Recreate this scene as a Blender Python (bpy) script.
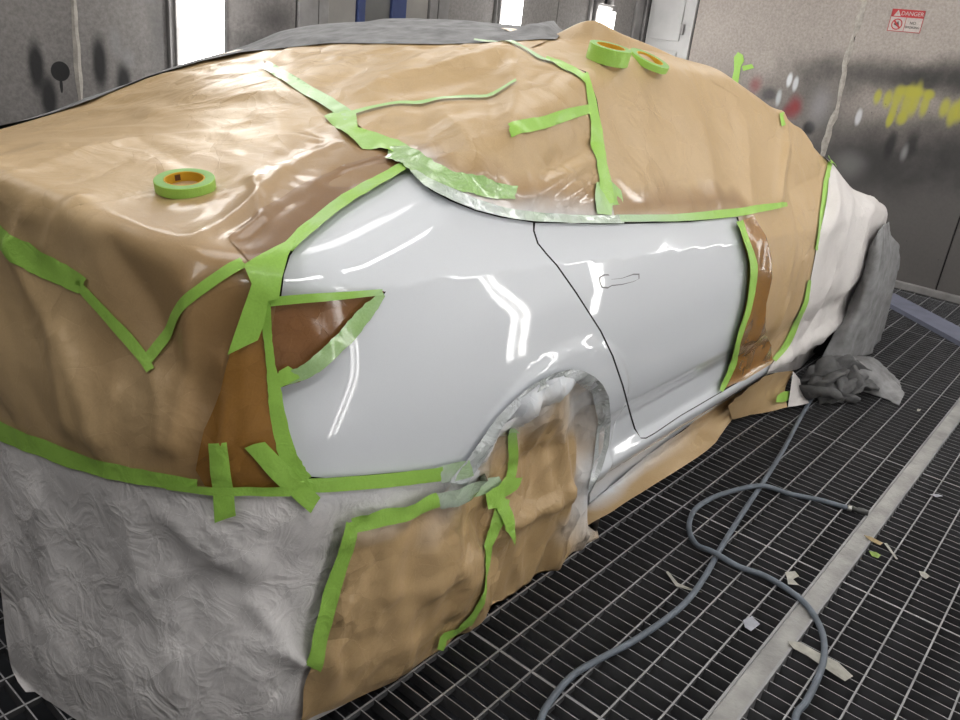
import bpy, bmesh, math, random
import numpy as np
from mathutils import Vector, Matrix
from mathutils.bvhtree import BVHTree
from mathutils.geometry import delaunay_2d_cdt

for o in list(bpy.data.objects): bpy.data.objects.remove(o)
scene = bpy.context.scene
COL = scene.collection

# ------------------------------------------------------------------ camera (solved from the floor grating: 1 m panels)
F_PX = 813.237357725283
RM = np.array([[0.64018587, -0.2257355, 0.73430616], [-0.76071388, -0.3195693, 0.5649689], [0.10712817, -0.92028199, -0.37630388]])
CAM = np.array([0.0, 0.0, 1.43])
cd = bpy.data.cameras.new('camera'); cam = bpy.data.objects.new('camera', cd); COL.objects.link(cam)
cd.sensor_width = 36.0; cd.lens = F_PX / 960 * 36; cd.clip_start = .02
cam.matrix_world = Matrix([[RM[0, 0], -RM[0, 1], -RM[0, 2], CAM[0]], [RM[1, 0], -RM[1, 1], -RM[1, 2], CAM[1]], [RM[2, 0], -RM[2, 1], -RM[2, 2], CAM[2]], [0, 0, 0, 1]])
scene.camera = cam

# ------------------------------------------------------------------ light: world glow, ceiling fixtures of the booth, one added tail lamp, exposure
vs = scene.view_settings
vs.view_transform = 'Standard'; vs.look = 'None'; vs.gamma = 1; vs.use_curve_mapping = False; vs.exposure = 0.22
w = bpy.data.worlds.new('World'); scene.world = w; w.use_nodes = True
w.node_tree.nodes['Background'].inputs[0].default_value = (.8, .88, 1, 1); w.node_tree.nodes['Background'].inputs[1].default_value = .10
CEIL_Z = 2.75; WALL_FAR = 3.70; WALL_NEAR = -.40; WALL_FRONT = 6.50; WALL_BACK = -3.0
LAMP_E = 7.4        # watts per ceiling fixture
TUBE_E = 8.0        # radiance of the wall tubes
def ceiling_lamp(x, y, tilt, sx=1.25, sy=.34, e=1.0):
    ld = bpy.data.lights.new('ceiling_lamp', 'AREA'); ld.shape = 'RECTANGLE'; ld.size = sx; ld.size_y = sy; ld.energy = LAMP_E * e; ld.color = (1, .985, .965)
    o = bpy.data.objects.new('ceiling_lamp', ld); COL.objects.link(o); o.location = (x, y, CEIL_Z - .20); o.rotation_euler = (tilt, 0, 0)
    return o
for x in (.3, 2.05, 3.8, 5.55):
    ceiling_lamp(x, WALL_NEAR + .28, math.radians(38), 1.25, .16); ceiling_lamp(x, WALL_FAR - .28, math.radians(-38))
ceiling_lamp(-1.1, 1.3, 0, 1.4, .5, 1.5)  # added lamp out of view, brightens the car's tail
for x in (1.2, 3.2, 5.2):
    ceiling_lamp(x, 1.65, 0, 1.4, .5, 1.15)

# ------------------------------------------------------------------ small helpers
def tag(o, label=None, cat=None, group=None, kind=None):
    if label: o['label'] = label
    if cat: o['category'] = cat
    if group: o['group'] = group
    if kind: o['kind'] = kind
    return o
def link(name, me, mat=None, parent=None, smooth=False):
    o = bpy.data.objects.new(name, me); COL.objects.link(o)
    if mat is not None and not me.materials: me.materials.append(mat)
    if parent is not None: o.parent = parent; o.matrix_parent_inverse = parent.matrix_basis.inverted()
    if smooth: me.polygons.foreach_set('use_smooth', [True] * len(me.polygons))
    return o
def empty(name, loc=(0, 0, 0), rz=0):
    o = bpy.data.objects.new(name, None); COL.objects.link(o); o.location = loc; o.rotation_euler = (0, 0, rz); o.empty_display_size = .1
    return o
def pymesh(name, v, f):
    me = bpy.data.meshes.new(name); me.from_pydata([tuple(map(float, p)) for p in v], [], [tuple(int(i) for i in q) for q in f]); me.update(); return me
def bm_box(bm, a, b, bev=0):
    r = bmesh.ops.create_cube(bm, size=1)
    for v in r['verts']:
        v.co = Vector(((a[i] + b[i]) / 2 + v.co[i] * (b[i] - a[i])) for i in range(3))
    if bev:
        es = list({e for v in r['verts'] for e in v.link_edges})
        bmesh.ops.bevel(bm, geom=es, offset=bev, segments=2, affect='EDGES', profile=.5)
def bm_mesh(name, bm):
    me = bpy.data.meshes.new(name); bm.to_mesh(me); bm.free(); return me
def box(name, a, b, mat, parent=None, bev=0):
    bm = bmesh.new(); bm_box(bm, a, b, bev); return link(name, bm_mesh(name, bm), mat, parent)
def catmull(P, n):
    P = [np.asarray(p, float) for p in P]; out = []
    for i in range(len(P) - 1):
        p0 = P[i - 1] if i else 2 * P[0] - P[1]; p1, p2 = P[i], P[i + 1]; p3 = P[i + 2] if i + 2 < len(P) else 2 * P[-1] - P[-2]
        for k in range(n):
            t = k / n
            out.append(.5 * ((2 * p1) + (-p0 + p2) * t + (2 * p0 - 5 * p1 + 4 * p2 - p3) * t * t + (-p0 + 3 * p1 - 3 * p2 + p3) * t ** 3))
    out.append(P[-1]); return np.array(out)
def tube(name, pts, r, mat, parent=None, seg=10, cap=True):
    pts = np.asarray(pts, float); n = len(pts); v = []; f = []
    T = np.gradient(pts, axis=0); T /= np.linalg.norm(T, axis=1)[:, None] + 1e-9
    up = np.array([0, 0, 1.0]) if abs(T[0][2]) < .9 else np.array([1.0, 0, 0])
    A = np.cross(T[0], up); A /= np.linalg.norm(A)
    for i in range(n):
        A = A - T[i] * np.dot(A, T[i]); A /= np.linalg.norm(A) + 1e-9; B = np.cross(T[i], A)
        rr = r[i] if hasattr(r, '__len__') else r
        for k in range(seg):
            a = 2 * math.pi * k / seg; v.append(pts[i] + rr * (math.cos(a) * A + math.sin(a) * B))
    for i in range(n - 1):
        for k in range(seg):
            f.append((i * seg + k, i * seg + (k + 1) % seg, (i + 1) * seg + (k + 1) % seg, (i + 1) * seg + k))
    if cap: f.append(tuple(range(seg))[::-1]); f.append(tuple((n - 1) * seg + k for k in range(seg)))
    return link(name, pymesh(name, v, f), mat, parent, True)
# vectorised value noise
_rng = np.random.RandomState(7); _tab = _rng.rand(4096)
def _h(i, j, k): return _tab[(i * 73 + j * 179 + k * 283 + (i * j) % 97) & 4095]
def vnoise(P):
    i = np.floor(P).astype(int); u = P - i; u = u * u * u * (u * (u * 6 - 15) + 10)
    x, y, z = i[:, 0], i[:, 1], i[:, 2]; a, b, c = u[:, 0], u[:, 1], u[:, 2]
    L = lambda p, q, t: p + (q - p) * t
    return L(L(L(_h(x, y, z), _h(x + 1, y, z), a), L(_h(x, y + 1, z), _h(x + 1, y + 1, z), a), b),
             L(L(_h(x, y, z + 1), _h(x + 1, y, z + 1), a), L(_h(x, y + 1, z + 1), _h(x + 1, y + 1, z + 1), a), b), c) * 2 - 1
def fbm(P, n=3):
    s = 0; a = 1; t = 0
    for k in range(n): s = s + a * vnoise(P * 2 ** k + 17.3 * k); t += a; a *= .5
    return s / t
def ridge(P, sharp=1.0):
    n = vnoise(P) * .75 + vnoise(P * 1.9 + 5) * .25
    return 1 - np.clip(np.abs(n) * 2.2, 0, 1) ** (1 / sharp) * 1.0

_q = np.linalg.qr(np.random.RandomState(11).randn(3, 3))[0]
def pl_noise(P):
    """piecewise linear noise: flat facets meeting in creases, like crushed paper"""
    P = P @ _q; i = np.floor(P).astype(int); u = P - i; order = np.argsort(-u, axis=1); n = len(P); r = np.arange(n)
    us = np.take_along_axis(u, order, 1); c = i.copy(); v = (1 - us[:, 0]) * _h(c[:, 0], c[:, 1], c[:, 2])
    for k in range(3):
        c[r, order[:, k]] += 1; w_ = us[:, k] - (us[:, k + 1] if k < 2 else 0); v = v + w_ * _h(c[:, 0], c[:, 1], c[:, 2])
    return v * 2 - 1
# ------------------------------------------------------------------ procedural materials
def nodes_of(m):
    m.use_nodes = True; nt = m.node_tree; return nt, nt.nodes['Principled BSDF']
def N(nt, t, **kw):
    n = nt.nodes.new(t)
    for k, v in kw.items():
        if k.startswith('i_'):
            n.inputs[int(k[2:]) if k[2:].isdigit() else k[2:].replace('_', ' ')].default_value = v
        else: setattr(n, k, v)
    return n
def ramp(nt, fac, stops):
    r = nt.nodes.new('ShaderNodeValToRGB'); e = r.color_ramp.elements
    while len(e) < len(stops): e.new(.5)
    for el, (p, c) in zip(e, stops): el.position = p; el.color = (*c, 1) if len(c) == 3 else c
    nt.links.new(fac, r.inputs[0]); return r.outputs[0]
def mixc(nt, fac, a, b, mode='MIX'):
    m = nt.nodes.new('ShaderNodeMix'); m.data_type = 'RGBA'; m.blend_type = mode
    for s, val in ((m.inputs[0], fac), (m.inputs[6], a), (m.inputs[7], b)):
        if hasattr(val, 'is_linked'): nt.links.new(val, s)
        elif isinstance(val, (tuple, list)): s.default_value = (*val, 1) if len(val) == 3 else val
        else: s.default_value = val
    return m.outputs[2]
def noise(nt, scale, detail=4, rough=.55, dist=0, vec=None):
    n = nt.nodes.new('ShaderNodeTexNoise'); n.inputs['Scale'].default_value = scale; n.inputs['Detail'].default_value = detail
    n.inputs['Roughness'].default_value = rough; n.inputs['Distortion'].default_value = dist
    if vec is None:
        tc = nt.nodes.new('ShaderNodeTexCoord'); vec = tc.outputs['Object']
    nt.links.new(vec, n.inputs['Vector']); return n.outputs['Fac']
def bump(nt, b, h, strength, dist=.01):
    n = nt.nodes.new('ShaderNodeBump'); n.inputs['Strength'].default_value = strength; n.inputs['Distance'].default_value = dist
    nt.links.new(h, n.inputs['Height']); nt.links.new(n.outputs[0], b.inputs['Normal']); return n
def simple(name, col, rough=.6, metal=0, var=.15, scale=8, bumps=0, bscale=40, coat=0, spec=.5):
    m = bpy.data.materials.new(name); nt, b = nodes_of(m)
    f = noise(nt, scale)
    c = ramp(nt, f, [(.25, tuple(x * (1 - var) for x in col)), (.75, tuple(min(1, x * (1 + var)) for x in col))])
    nt.links.new(c, b.inputs['Base Color']); b.inputs['Roughness'].default_value = rough; b.inputs['Metallic'].default_value = metal
    b.inputs['Coat Weight'].default_value = coat; b.inputs['Coat Roughness'].default_value = .08; b.inputs['Specular IOR Level'].default_value = spec
    if bumps: bump(nt, b, noise(nt, bscale, 5), bumps, .004)
    return m
PAINT = (.72, .75, .795)
def paper_mat(name, c0, c1, rough=.42, crinkle=.35, bscale=22, spec=.5, mistcol=PAINT, coat=0.0, glossmist=True, bdist=.006, facet=0, fsc=9):
    """paper or tape; the 'mist' vertex attribute carries white overspray that landed on it"""
    m = bpy.data.materials.new(name); nt, b = nodes_of(m)
    c = ramp(nt, noise(nt, 3.2, 5), [(.3, c0), (.7, c1)])
    fib = noise(nt, 260, 2)
    c = mixc(nt, .10, c, ramp(nt, fib, [(.3, tuple(x * .6 for x in c0)), (.7, tuple(min(1, x * 1.3) for x in c1))]))
    wa = N(nt, 'ShaderNodeAttribute', attribute_name='wet')
    c = mixc(nt, wa.outputs['Fac'], c, mixc(nt, 1.0, c, (.52, .38, .20), 'MULTIPLY'))
    at = N(nt, 'ShaderNodeAttribute', attribute_name='mist')
    mn = nt.nodes.new('ShaderNodeMath'); mn.operation = 'MULTIPLY_ADD'; nt.links.new(noise(nt, 30, 5), mn.inputs[0]); mn.inputs[1].default_value = .5; mn.inputs[2].default_value = -.25
    ad = nt.nodes.new('ShaderNodeMath'); ad.operation = 'MULTIPLY_ADD'; ad.use_clamp = True; nt.links.new(at.outputs['Fac'], ad.inputs[0]); ad.inputs[1].default_value = 1.0
    mm = nt.nodes.new('ShaderNodeMath'); mm.operation = 'MULTIPLY'; nt.links.new(mn.outputs[0], mm.inputs[0]); nt.links.new(at.outputs['Fac'], mm.inputs[1])
    nt.links.new(mm.outputs[0], ad.inputs[2])
    c = mixc(nt, ad.outputs[0], c, mistcol)
    nt.links.new(c, b.inputs['Base Color']); b.inputs['Roughness'].default_value = rough; b.inputs['Specular IOR Level'].default_value = spec
    if coat: b.inputs['Coat Weight'].default_value = coat
    else: nt.links.new(wa.outputs['Fac'], b.inputs['Coat Weight'])
    b.inputs['Coat Roughness'].default_value = .2; b.inputs['Coat Roughness'].default_value = .12
    if crinkle:
        v = nt.nodes.new('ShaderNodeTexVoronoi'); v.feature = 'F1'; v.inputs['Scale'].default_value = bscale
        tc = nt.nodes.new('ShaderNodeTexCoord'); nt.links.new(tc.outputs['Object'], v.inputs['Vector'])
        wn_ = nt.nodes.new('ShaderNodeTexNoise'); wn_.inputs['Scale'].default_value = bscale * .3; nt.links.new(tc.outputs['Object'], wn_.inputs['Vector'])
        vm = nt.nodes.new('ShaderNodeVectorMath'); vm.operation = 'MULTIPLY_ADD'; nt.links.new(wn_.outputs['Color'], vm.inputs[0]); vm.inputs[1].default_value = (3.0 / bscale,) * 3; nt.links.new(tc.outputs['Object'], vm.inputs[2]); nt.links.new(vm.outputs[0], v.inputs['Vector'])
        rn = noise(nt, bscale * .55, 3, .5, .9); s1 = nt.nodes.new('ShaderNodeMath'); s1.operation = 'SUBTRACT'; nt.links.new(rn, s1.inputs[0]); s1.inputs[1].default_value = .5
        ab = nt.nodes.new('ShaderNodeMath'); ab.operation = 'ABSOLUTE'; nt.links.new(s1.outputs[0], ab.inputs[0]); a3 = nt.nodes.new('ShaderNodeMath'); a3.operation = 'MULTIPLY'; nt.links.new(ab.outputs[0], a3.inputs[0]); a3.inputs[1].default_value = -4.0
        a = nt.nodes.new('ShaderNodeMath'); a.operation = 'ADD'; nt.links.new(a3.outputs[0], a.inputs[0]); nt.links.new(noise(nt, bscale * .5, 6, .6, .6), a.inputs[1])
        mk = ramp(nt, noise(nt, 2.6, 3), [(.40, (.15, .15, .15)), (.62, (1, 1, 1))])     # crushed in bands, smooth between
        ml = nt.nodes.new('ShaderNodeMath'); ml.operation = 'MULTIPLY'; nt.links.new(a.outputs[0], ml.inputs[0]); nt.links.new(mk, ml.inputs[1])
        bn = bump(nt, b, ml.outputs[0], crinkle, bdist)
        if facet:      # crushed facets with crisp edges, two sizes
            prev = None
            for sc, k in ((fsc, facet), (fsc * 2.3, facet * .7)):
                w2 = nt.nodes.new('ShaderNodeTexNoise'); w2.inputs['Scale'].default_value = sc * .6; nt.links.new(tc.outputs['Object'], w2.inputs['Vector'])
                q = nt.nodes.new('ShaderNodeVectorMath'); q.operation = 'MULTIPLY_ADD'; nt.links.new(w2.outputs['Color'], q.inputs[0]); q.inputs[1].default_value = (.8 / sc,) * 3; nt.links.new(tc.outputs['Object'], q.inputs[2])
                vv = nt.nodes.new('ShaderNodeTexVoronoi'); vv.inputs['Scale'].default_value = sc; nt.links.new(q.outputs[0], vv.inputs['Vector'])
                df = nt.nodes.new('ShaderNodeVectorMath'); df.operation = 'SUBTRACT'; nt.links.new(q.outputs[0], df.inputs[0]); nt.links.new(vv.outputs['Position'], df.inputs[1])
                cc = nt.nodes.new('ShaderNodeVectorMath'); cc.operation = 'SUBTRACT'; nt.links.new(vv.outputs['Color'], cc.inputs[0]); cc.inputs[1].default_value = (.5, .5, .5)
                dt = nt.nodes.new('ShaderNodeVectorMath'); dt.operation = 'DOT_PRODUCT'; nt.links.new(df.outputs[0], dt.inputs[0]); nt.links.new(cc.outputs[0], dt.inputs[1])
                g = nt.nodes.new('ShaderNodeMath'); g.operation = 'MULTIPLY_ADD'; nt.links.new(dt.outputs['Value'], g.inputs[0]); g.inputs[1].default_value = k
                if prev is not None: nt.links.new(prev, g.inputs[2])
                else: g.inputs[2].default_value = 0
                prev = g.outputs[0]
            mm2 = nt.nodes.new('ShaderNodeMath'); mm2.operation = 'MULTIPLY'; nt.links.new(prev, mm2.inputs[0]); nt.links.new(mk, mm2.inputs[1])
            b2 = nt.nodes.new('ShaderNodeBump'); b2.inputs['Strength'].default_value = 1; b2.inputs['Distance'].default_value = 1; nt.links.new(mm2.outputs[0], b2.inputs['Height']); nt.links.new(b2.outputs[0], bn.inputs['Normal'])
    return m
def metal(name, col, rough=.45, metal_=.7, var=.2, scale=6): return simple(name, col, rough, metal_, var, scale, .15, 60)
M = {}
M['kraft'] = paper_mat('kraft_paper', (.485, .335, .17), (.545, .385, .21), .42, .22, 12, bdist=.012, facet=.15, fsc=5)
M['kraft_window'] = paper_mat('window_kraft_paper', (.485, .335, .17), (.545, .385, .21), .42, .25, 12, bdist=.012, facet=.30, fsc=6)
M['kraft_crushed'] = paper_mat('crushed_kraft_paper', (.475, .325, .16), (.54, .375, .20), .38, .30, 14, bdist=.014, facet=.62, fsc=9)
M['kraft_dull'] = paper_mat('kraft_paper_rear', (.33, .20, .085), (.42, .265, .12), .36, .10, 8, coat=.25)
M['amber'] = paper_mat('amber_paper', (.27, .125, .022), (.36, .18, .045), .22, .10, 12, coat=.7, facet=.40, fsc=8)
M['brownfilm'] = paper_mat('brown_film', (.22, .095, .03), (.31, .15, .06), .18, .5, 16, coat=.9, facet=.5, fsc=12)
M['white_sheet'] = paper_mat('white_sheet', (.64, .615, .615), (.72, .70, .70), .42, .45, 26, bdist=.009, facet=.22, fsc=6)
M['white_front'] = paper_mat('white_front_sheet', (.66, .625, .61), (.73, .70, .685), .5, .15, 14, facet=.22, fsc=6)
M['tape'] = paper_mat('green_tape', (.30, .56, .08), (.37, .64, .115), .42, .25, 40, mistcol=(.50, .66, .48), coat=.1)
M['film_tape'] = paper_mat('overpainted_tape', (.30, .53, .14), (.50, .64, .44), .20, .55, 45, mistcol=(.62, .68, .66), coat=.8)
M['arch_film'] = paper_mat('arch_film', (.40, .45, .42), (.55, .58, .57), .16, .8, 34, coat=1.0, bdist=.010)
M['cloth'] = simple('grey_cloth', (.255, .255, .26), .95, 0, .35, 14, .5, 220, spec=.2)
M['dark'] = simple('dark_shell', (.012, .012, .013), .8)
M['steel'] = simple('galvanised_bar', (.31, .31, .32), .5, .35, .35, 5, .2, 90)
M['bar_side'] = simple('dark_bar_side', (.065, .065, .07), .9, 0, .4, 12)
M['channel'] = simple('channel_plate', (.34, .335, .325), .7, .2, .35, 9, .5, 50)
M['pit'] = simple('pit_filter', (.050, .053, .062), .95, 0, .5, 3)
M['rubber'] = simple('tyre_rubber', (.02, .02, .02), .8)
M['hose'] = simple('hose_rubber', (.14, .165, .20), .55, 0, .25, 20, .15, 120)
M['hose_blue'] = simple('hose_rubber_blue', (.06, .10, .15), .5, 0, .25, 20)
M['coupler'] = metal('coupler_metal', (.10, .10, .10), .4)
M['brass'] = metal('coupler_ring', (.6, .6, .58), .3, .9)
YC = 1.90                                                # the car's centre line runs along X at this Y

def pix_dir(px, py):
    d = RM @ np.array([px - 480.0, py - 360.0, F_PX])
    return d / np.linalg.norm(d)

def smax(a, b, k):
    h = np.maximum(k - np.abs(a - b), 0.0) / k
    return np.maximum(a, b) + h * h * k * 0.25

def crv(t, xs, ys):
    """smooth (cubic Hermite) interpolation through control values"""
    xs = np.asarray(xs, float); ys = np.asarray(ys, float)
    m = np.empty_like(ys); s = np.diff(ys) / np.diff(xs)
    m[1:-1] = np.where(s[:-1] * s[1:] <= 0, 0, 2 * s[:-1] * s[1:] / np.where(s[:-1] + s[1:] == 0, 1, s[:-1] + s[1:]))
    m[0] = s[0]; m[-1] = s[-1]
    t = np.asarray(t, float); tc = np.clip(t, xs[0], xs[-1])
    i = np.clip(np.searchsorted(xs, tc) - 1, 0, len(xs) - 2)
    h = xs[i + 1] - xs[i]; u = (tc - xs[i]) / h
    v = (ys[i] * (2*u**3 - 3*u**2 + 1) + h * m[i] * (u**3 - 2*u**2 + u)
         + ys[i + 1] * (-2*u**3 + 3*u**2) + h * m[i + 1] * (u**3 - u**2))
    return v + (t - tc) * np.where(t < xs[0], m[0], m[-1])

def sst(t, a, b):
    u = np.clip((t - a) / (b - a), 0, 1); return u * u * (3 - 2 * u)

ARCH = (1.572, 0.335, 0.352)
def belt_z(X):
    return crv(X, [0.5, 0.9, 1.2, 1.4, 1.65, 2.05, 2.4, 2.8, 3.4, 4.2, 5.2], [1.09, 1.10, 1.095, 1.06, 1.02, .985, .962, .945, .93, .90, .70])
def crease_z(X):
    return crv(X, [0.5, 1.0, 1.5, 1.95, 2.6, 4.2], [1.0, .975, .952, .915, .87, .82])

def side_y(X, z, paper=False):
    zb = belt_z(X); zc = crease_z(X)
    lo = crv(z, [0.0, .16, .215, .26, .31, .38, .435, .48, .58, .70, .80, .90, 1.1], [1.10, 1.075, 1.00, .985, 1.008, 1.008, .990, .972, .962, .963, .971, .986, 1.028])
    cz = crv(zc, [0, 2], [0, 2])
    yc_ = crv(cz, [0.0, .16, .215, .26, .31, .38, .435, .48, .58, .70, .80, .90, 1.1], [1.10, 1.075, 1.00, .985, 1.008, 1.008, .990, .972, .962, .963, .971, .986, 1.028])
    up = yc_ + (z - zc) * 0.58                            # shoulder above the crease
    y = np.where(z > zc, np.maximum(lo, up), lo)
    yb = yc_ + (zb - zc) * 0.58
    y = np.where(z > zb, yb + (z - zb) * 0.66, y)         # glasshouse tumblehome
    y = y + 0.10 * np.clip((1.30 - X) / .75, 0, 2) ** 2.0 + .24 * np.clip((X - 4.0) / 1.25, 0, 2) ** 2.0
    # haunch and arch flare
    r = np.hypot(X - ARCH[0], z - ARCH[1])
    y = y - 0.024 * np.exp(-((X - 1.55) / .42) ** 2) * sst(z, .35, .7) * (1 - sst(z, .85, 1.0))
    y = y - 0.009 * (1 - sst(r, ARCH[2] + .050, ARCH[2] + .085)) * (z < .9)
    if paper:
        # envelope: hangs straight to the floor at the tail and over the wheel
        m = (1 - sst(X, 1.98, 2.10))
        yy = crv(z, [0.0, .25, .5, .62, .8], [1.0, .985, .98, .967, .965]) + 0.10 * np.clip((1.30 - X) / .75, 0, 2) ** 2.0
        y = np.where((z < .62), y + (np.minimum(yy, y) - y) * m, y)
        y = y + .050 * (1 - sst(r, ARCH[2] - .09, ARCH[2] + .0)) * sst(z, .15, .5) 
    return y

def rear_x(Y, z, paper=False):
    a = np.abs(Y - YC) / .9
    x = crv(z, [0.15, .25, .40, .60, .70, .85, 1.0, 1.08, 1.2], [.80, .66, .60, .575, .585, .66, .665, .635, .60])
    if paper:
        x = crv(z, [0.0, .2, .40, .60, .70, .85, 1.0, 1.08, 1.2], [.50, .53, .56, .575, .585, .62, .635, .63, .60])
    return x + .17 * a ** 2.6

def top_z(X, Y):
    zc = crv(X, [.55, .65, .8, 1.1, 1.5, 2.0, 2.5, 2.9, 3.3, 3.8, 4.1, 4.7, 5.1, 5.3], [1.05, 1.065, 1.08, 1.14, 1.265, 1.385, 1.435, 1.42, 1.33, 1.12, 1.00, .88, .74, .58])
    a = (Y - YC) / .7
    return zc - (.045 + .02 * sst(X, 2.5, 3.2)) * a * a - (.07) * sst(Y, 1.7, 2.6) * (1 - sst(X, 1.2, 2.1))

def F(P, paper=False):
    X, Y, z = P[..., 0], P[..., 1], P[..., 2]
    d1 = side_y(X, z, paper) - Y
    d2 = Y - (2 * YC - side_y(X, z, paper))
    d3 = rear_x(Y, z, paper) - X
    d4 = X - (5.24 - .35 * (np.abs(Y - YC) / .9) ** 2.4 - .10 * np.clip(.5 - z, 0, 1))
    d5 = (z - top_z(X, Y)) * .95
    s = np.maximum(d1, d2)
    s = smax(s, smax(d3, d4, .05), .16)
    kk = np.where(X < 1.2, .05, .05)
    s = smax(s, d5, kk)
    return s

def body_mesh(paper=False, h=.02, zmin=.16):
    """quads over the visible hull: rays from an inner axis through a box grid, solved on F = 0"""
    x0, x1, y0, y1, z0, z1 = .40, 5.35, .85, 2.95, zmin, 1.5
    if paper: z0 = 0.0
    pts = []; faces = []
    def grid(fn, nu, nv):
        base = sum(len(p) for p in pts)
        u, v = np.meshgrid(np.linspace(0, 1, nu + 1), np.linspace(0, 1, nv + 1), indexing='ij')
        pts.append(fn(u.ravel(), v.ravel()))
        for i in range(nu):
            for j in range(nv):
                a = base + i * (nv + 1) + j
                faces.append((a, a + nv + 1, a + nv + 2, a + 1))
    L = lambda a, b, t: a + (b - a) * t
    nx, ny, nz = int((x1 - x0) / h), int((y1 - y0) / h), int((z1 - z0) / h)
    one = lambda u, c: np.full_like(u, c)
    grid(lambda u, v: np.stack([L(x0, x1, u), one(u, y0), L(z0, z1, v)], 1), nx, nz)
    grid(lambda u, v: np.stack([L(x1, x0, u), one(u, y1), L(z0, z1, v)], 1), nx, nz)
    grid(lambda u, v: np.stack([one(u, x0), L(y1, y0, u), L(z0, z1, v)], 1), ny, nz)
    grid(lambda u, v: np.stack([one(u, x1), L(y0, y1, u), L(z0, z1, v)], 1), ny, nz)
    grid(lambda u, v: np.stack([L(x0, x1, u), L(y0, y1, v), one(u, z1)], 1), nx, ny)
    Q = np.concatenate(pts)
    C = np.stack([np.clip(Q[:, 0], 1.35, 4.3), np.full(len(Q), YC), np.clip(Q[:, 2], z0, .55)], 1)
    t0 = np.zeros(len(Q)); t1 = np.full(len(Q), 1.25)
    for _ in range(32):
        tm = (t0 + t1) / 2
        f = F(C + (Q - C) * tm[:, None], paper)
        t0 = np.where(f < 0, tm, t0); t1 = np.where(f < 0, t1, tm)
    return C + (Q - C) * ((t0 + t1) / 2)[:, None], faces

# ------------------------------------------------------------------ the booth: floor pit, grating, walls, ceiling
def spots(nt, col, ax, lst):
    """sprayed marks on a wall: each (u, v, ru, rv, colour, opacity, softness) in metres on that wall"""
    tc = nt.nodes.new('ShaderNodeTexCoord'); sp = nt.nodes.new('ShaderNodeSeparateXYZ'); nt.links.new(tc.outputs['Object'], sp.inputs[0])
    U = sp.outputs[ax[0]]; V = sp.outputs[ax[1]]
    nz = noise(nt, 7, 5)
    def math_(op, a, b, clamp=False):
        n = nt.nodes.new('ShaderNodeMath'); n.operation = op; n.use_clamp = clamp
        for s, val in zip(n.inputs, (a, b)):
            if hasattr(val, 'is_linked'): nt.links.new(val, s)
            else: s.default_value = val
        return n.outputs[0]
    for (u, v, ru, rv, c, op, soft) in lst:
        a = math_('DIVIDE', math_('SUBTRACT', U, u), ru); b = math_('DIVIDE', math_('SUBTRACT', V, v), rv)
        r = math_('SQRT', math_('ADD', math_('MULTIPLY', a, a), math_('MULTIPLY', b, b)), 0)
        r = math_('ADD', r, math_('MULTIPLY', math_('SUBTRACT', nz, .5), soft))
        m = nt.nodes.new('ShaderNodeMapRange'); m.interpolation_type = 'SMOOTHSTEP'; nt.links.new(r, m.inputs[0])
        m.inputs[1].default_value = 1 + soft * .5; m.inputs[2].default_value = max(0, 1 - soft); m.inputs[3].default_value = 0; m.inputs[4].default_value = op
        col = mixc(nt, m.outputs[0], col, c)
    return col
def wall_mat(name, c0, c1, ax, lst, grime=None):
    m = bpy.data.materials.new(name); nt, b = nodes_of(m)
    f = noise(nt, 2.2, 8, .68)
    c = ramp(nt, f, [(.3, c0), (.72, c1)])
    fine = noise(nt, 55, 4, .7)
    c = mixc(nt, .30, c, ramp(nt, fine, [(.35, tuple(x * .55 for x in c0)), (.65, tuple(x * 1.3 for x in c1))]))
    if grime:      # overspray dust that settled thickly low on the wall
        tc = nt.nodes.new('ShaderNodeTexCoord'); sp = nt.nodes.new('ShaderNodeSeparateXYZ'); nt.links.new(tc.outputs['Object'], sp.inputs[0])
        ad = nt.nodes.new('ShaderNodeMath'); ad.operation = 'MULTIPLY_ADD'; nt.links.new(noise(nt, 1.6, 5), ad.inputs[0]); ad.inputs[1].default_value = grime[2]; nt.links.new(sp.outputs[2], ad.inputs[2])
        mr = nt.nodes.new('ShaderNodeMapRange'); mr.interpolation_type = 'SMOOTHSTEP'; nt.links.new(ad.outputs[0], mr.inputs[0])
        mr.inputs[1].default_value = grime[0]; mr.inputs[2].default_value = grime[1]; mr.inputs[3].default_value = grime[3]; mr.inputs[4].default_value = 0
        c = mixc(nt, mr.outputs[0], c, grime[4])
    c = spots(nt, c, ax, lst)
    v = nt.nodes.new('ShaderNodeTexVoronoi'); v.inputs['Scale'].default_value = 9; tc = nt.nodes.new('ShaderNodeTexCoord'); nt.links.new(tc.outputs['Object'], v.inputs['Vector'])
    sp_ = ramp(nt, v.outputs['Distance'], [(.0, (1, 1, 1)), (.045, (0, 0, 0))])
    c = mixc(nt, sp_, c, (.03, .03, .03))
    nt.links.new(c, b.inputs['Base Color']); b.inputs['Roughness'].default_value = .62; b.inputs['Metallic'].default_value = .0
    bump(nt, b, fine, .25, .004)
    return m
BK = (.010, .010, .011)
def onX(px, py, X): d = pix_dir(px, py); return CAM + d * ((X - CAM[0]) / d[0])
def onY(px, py, Y): d = pix_dir(px, py); return CAM + d * ((Y - CAM[1]) / d[1])
def onZ(px, py, Z): d = pix_dir(px, py); return CAM + d * ((Z - CAM[2]) / d[2])
def pix_dir(px, py):
    d = RM @ np.array([px - 480.0, py - 360.0, F_PX]); return d / np.linalg.norm(d)

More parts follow.
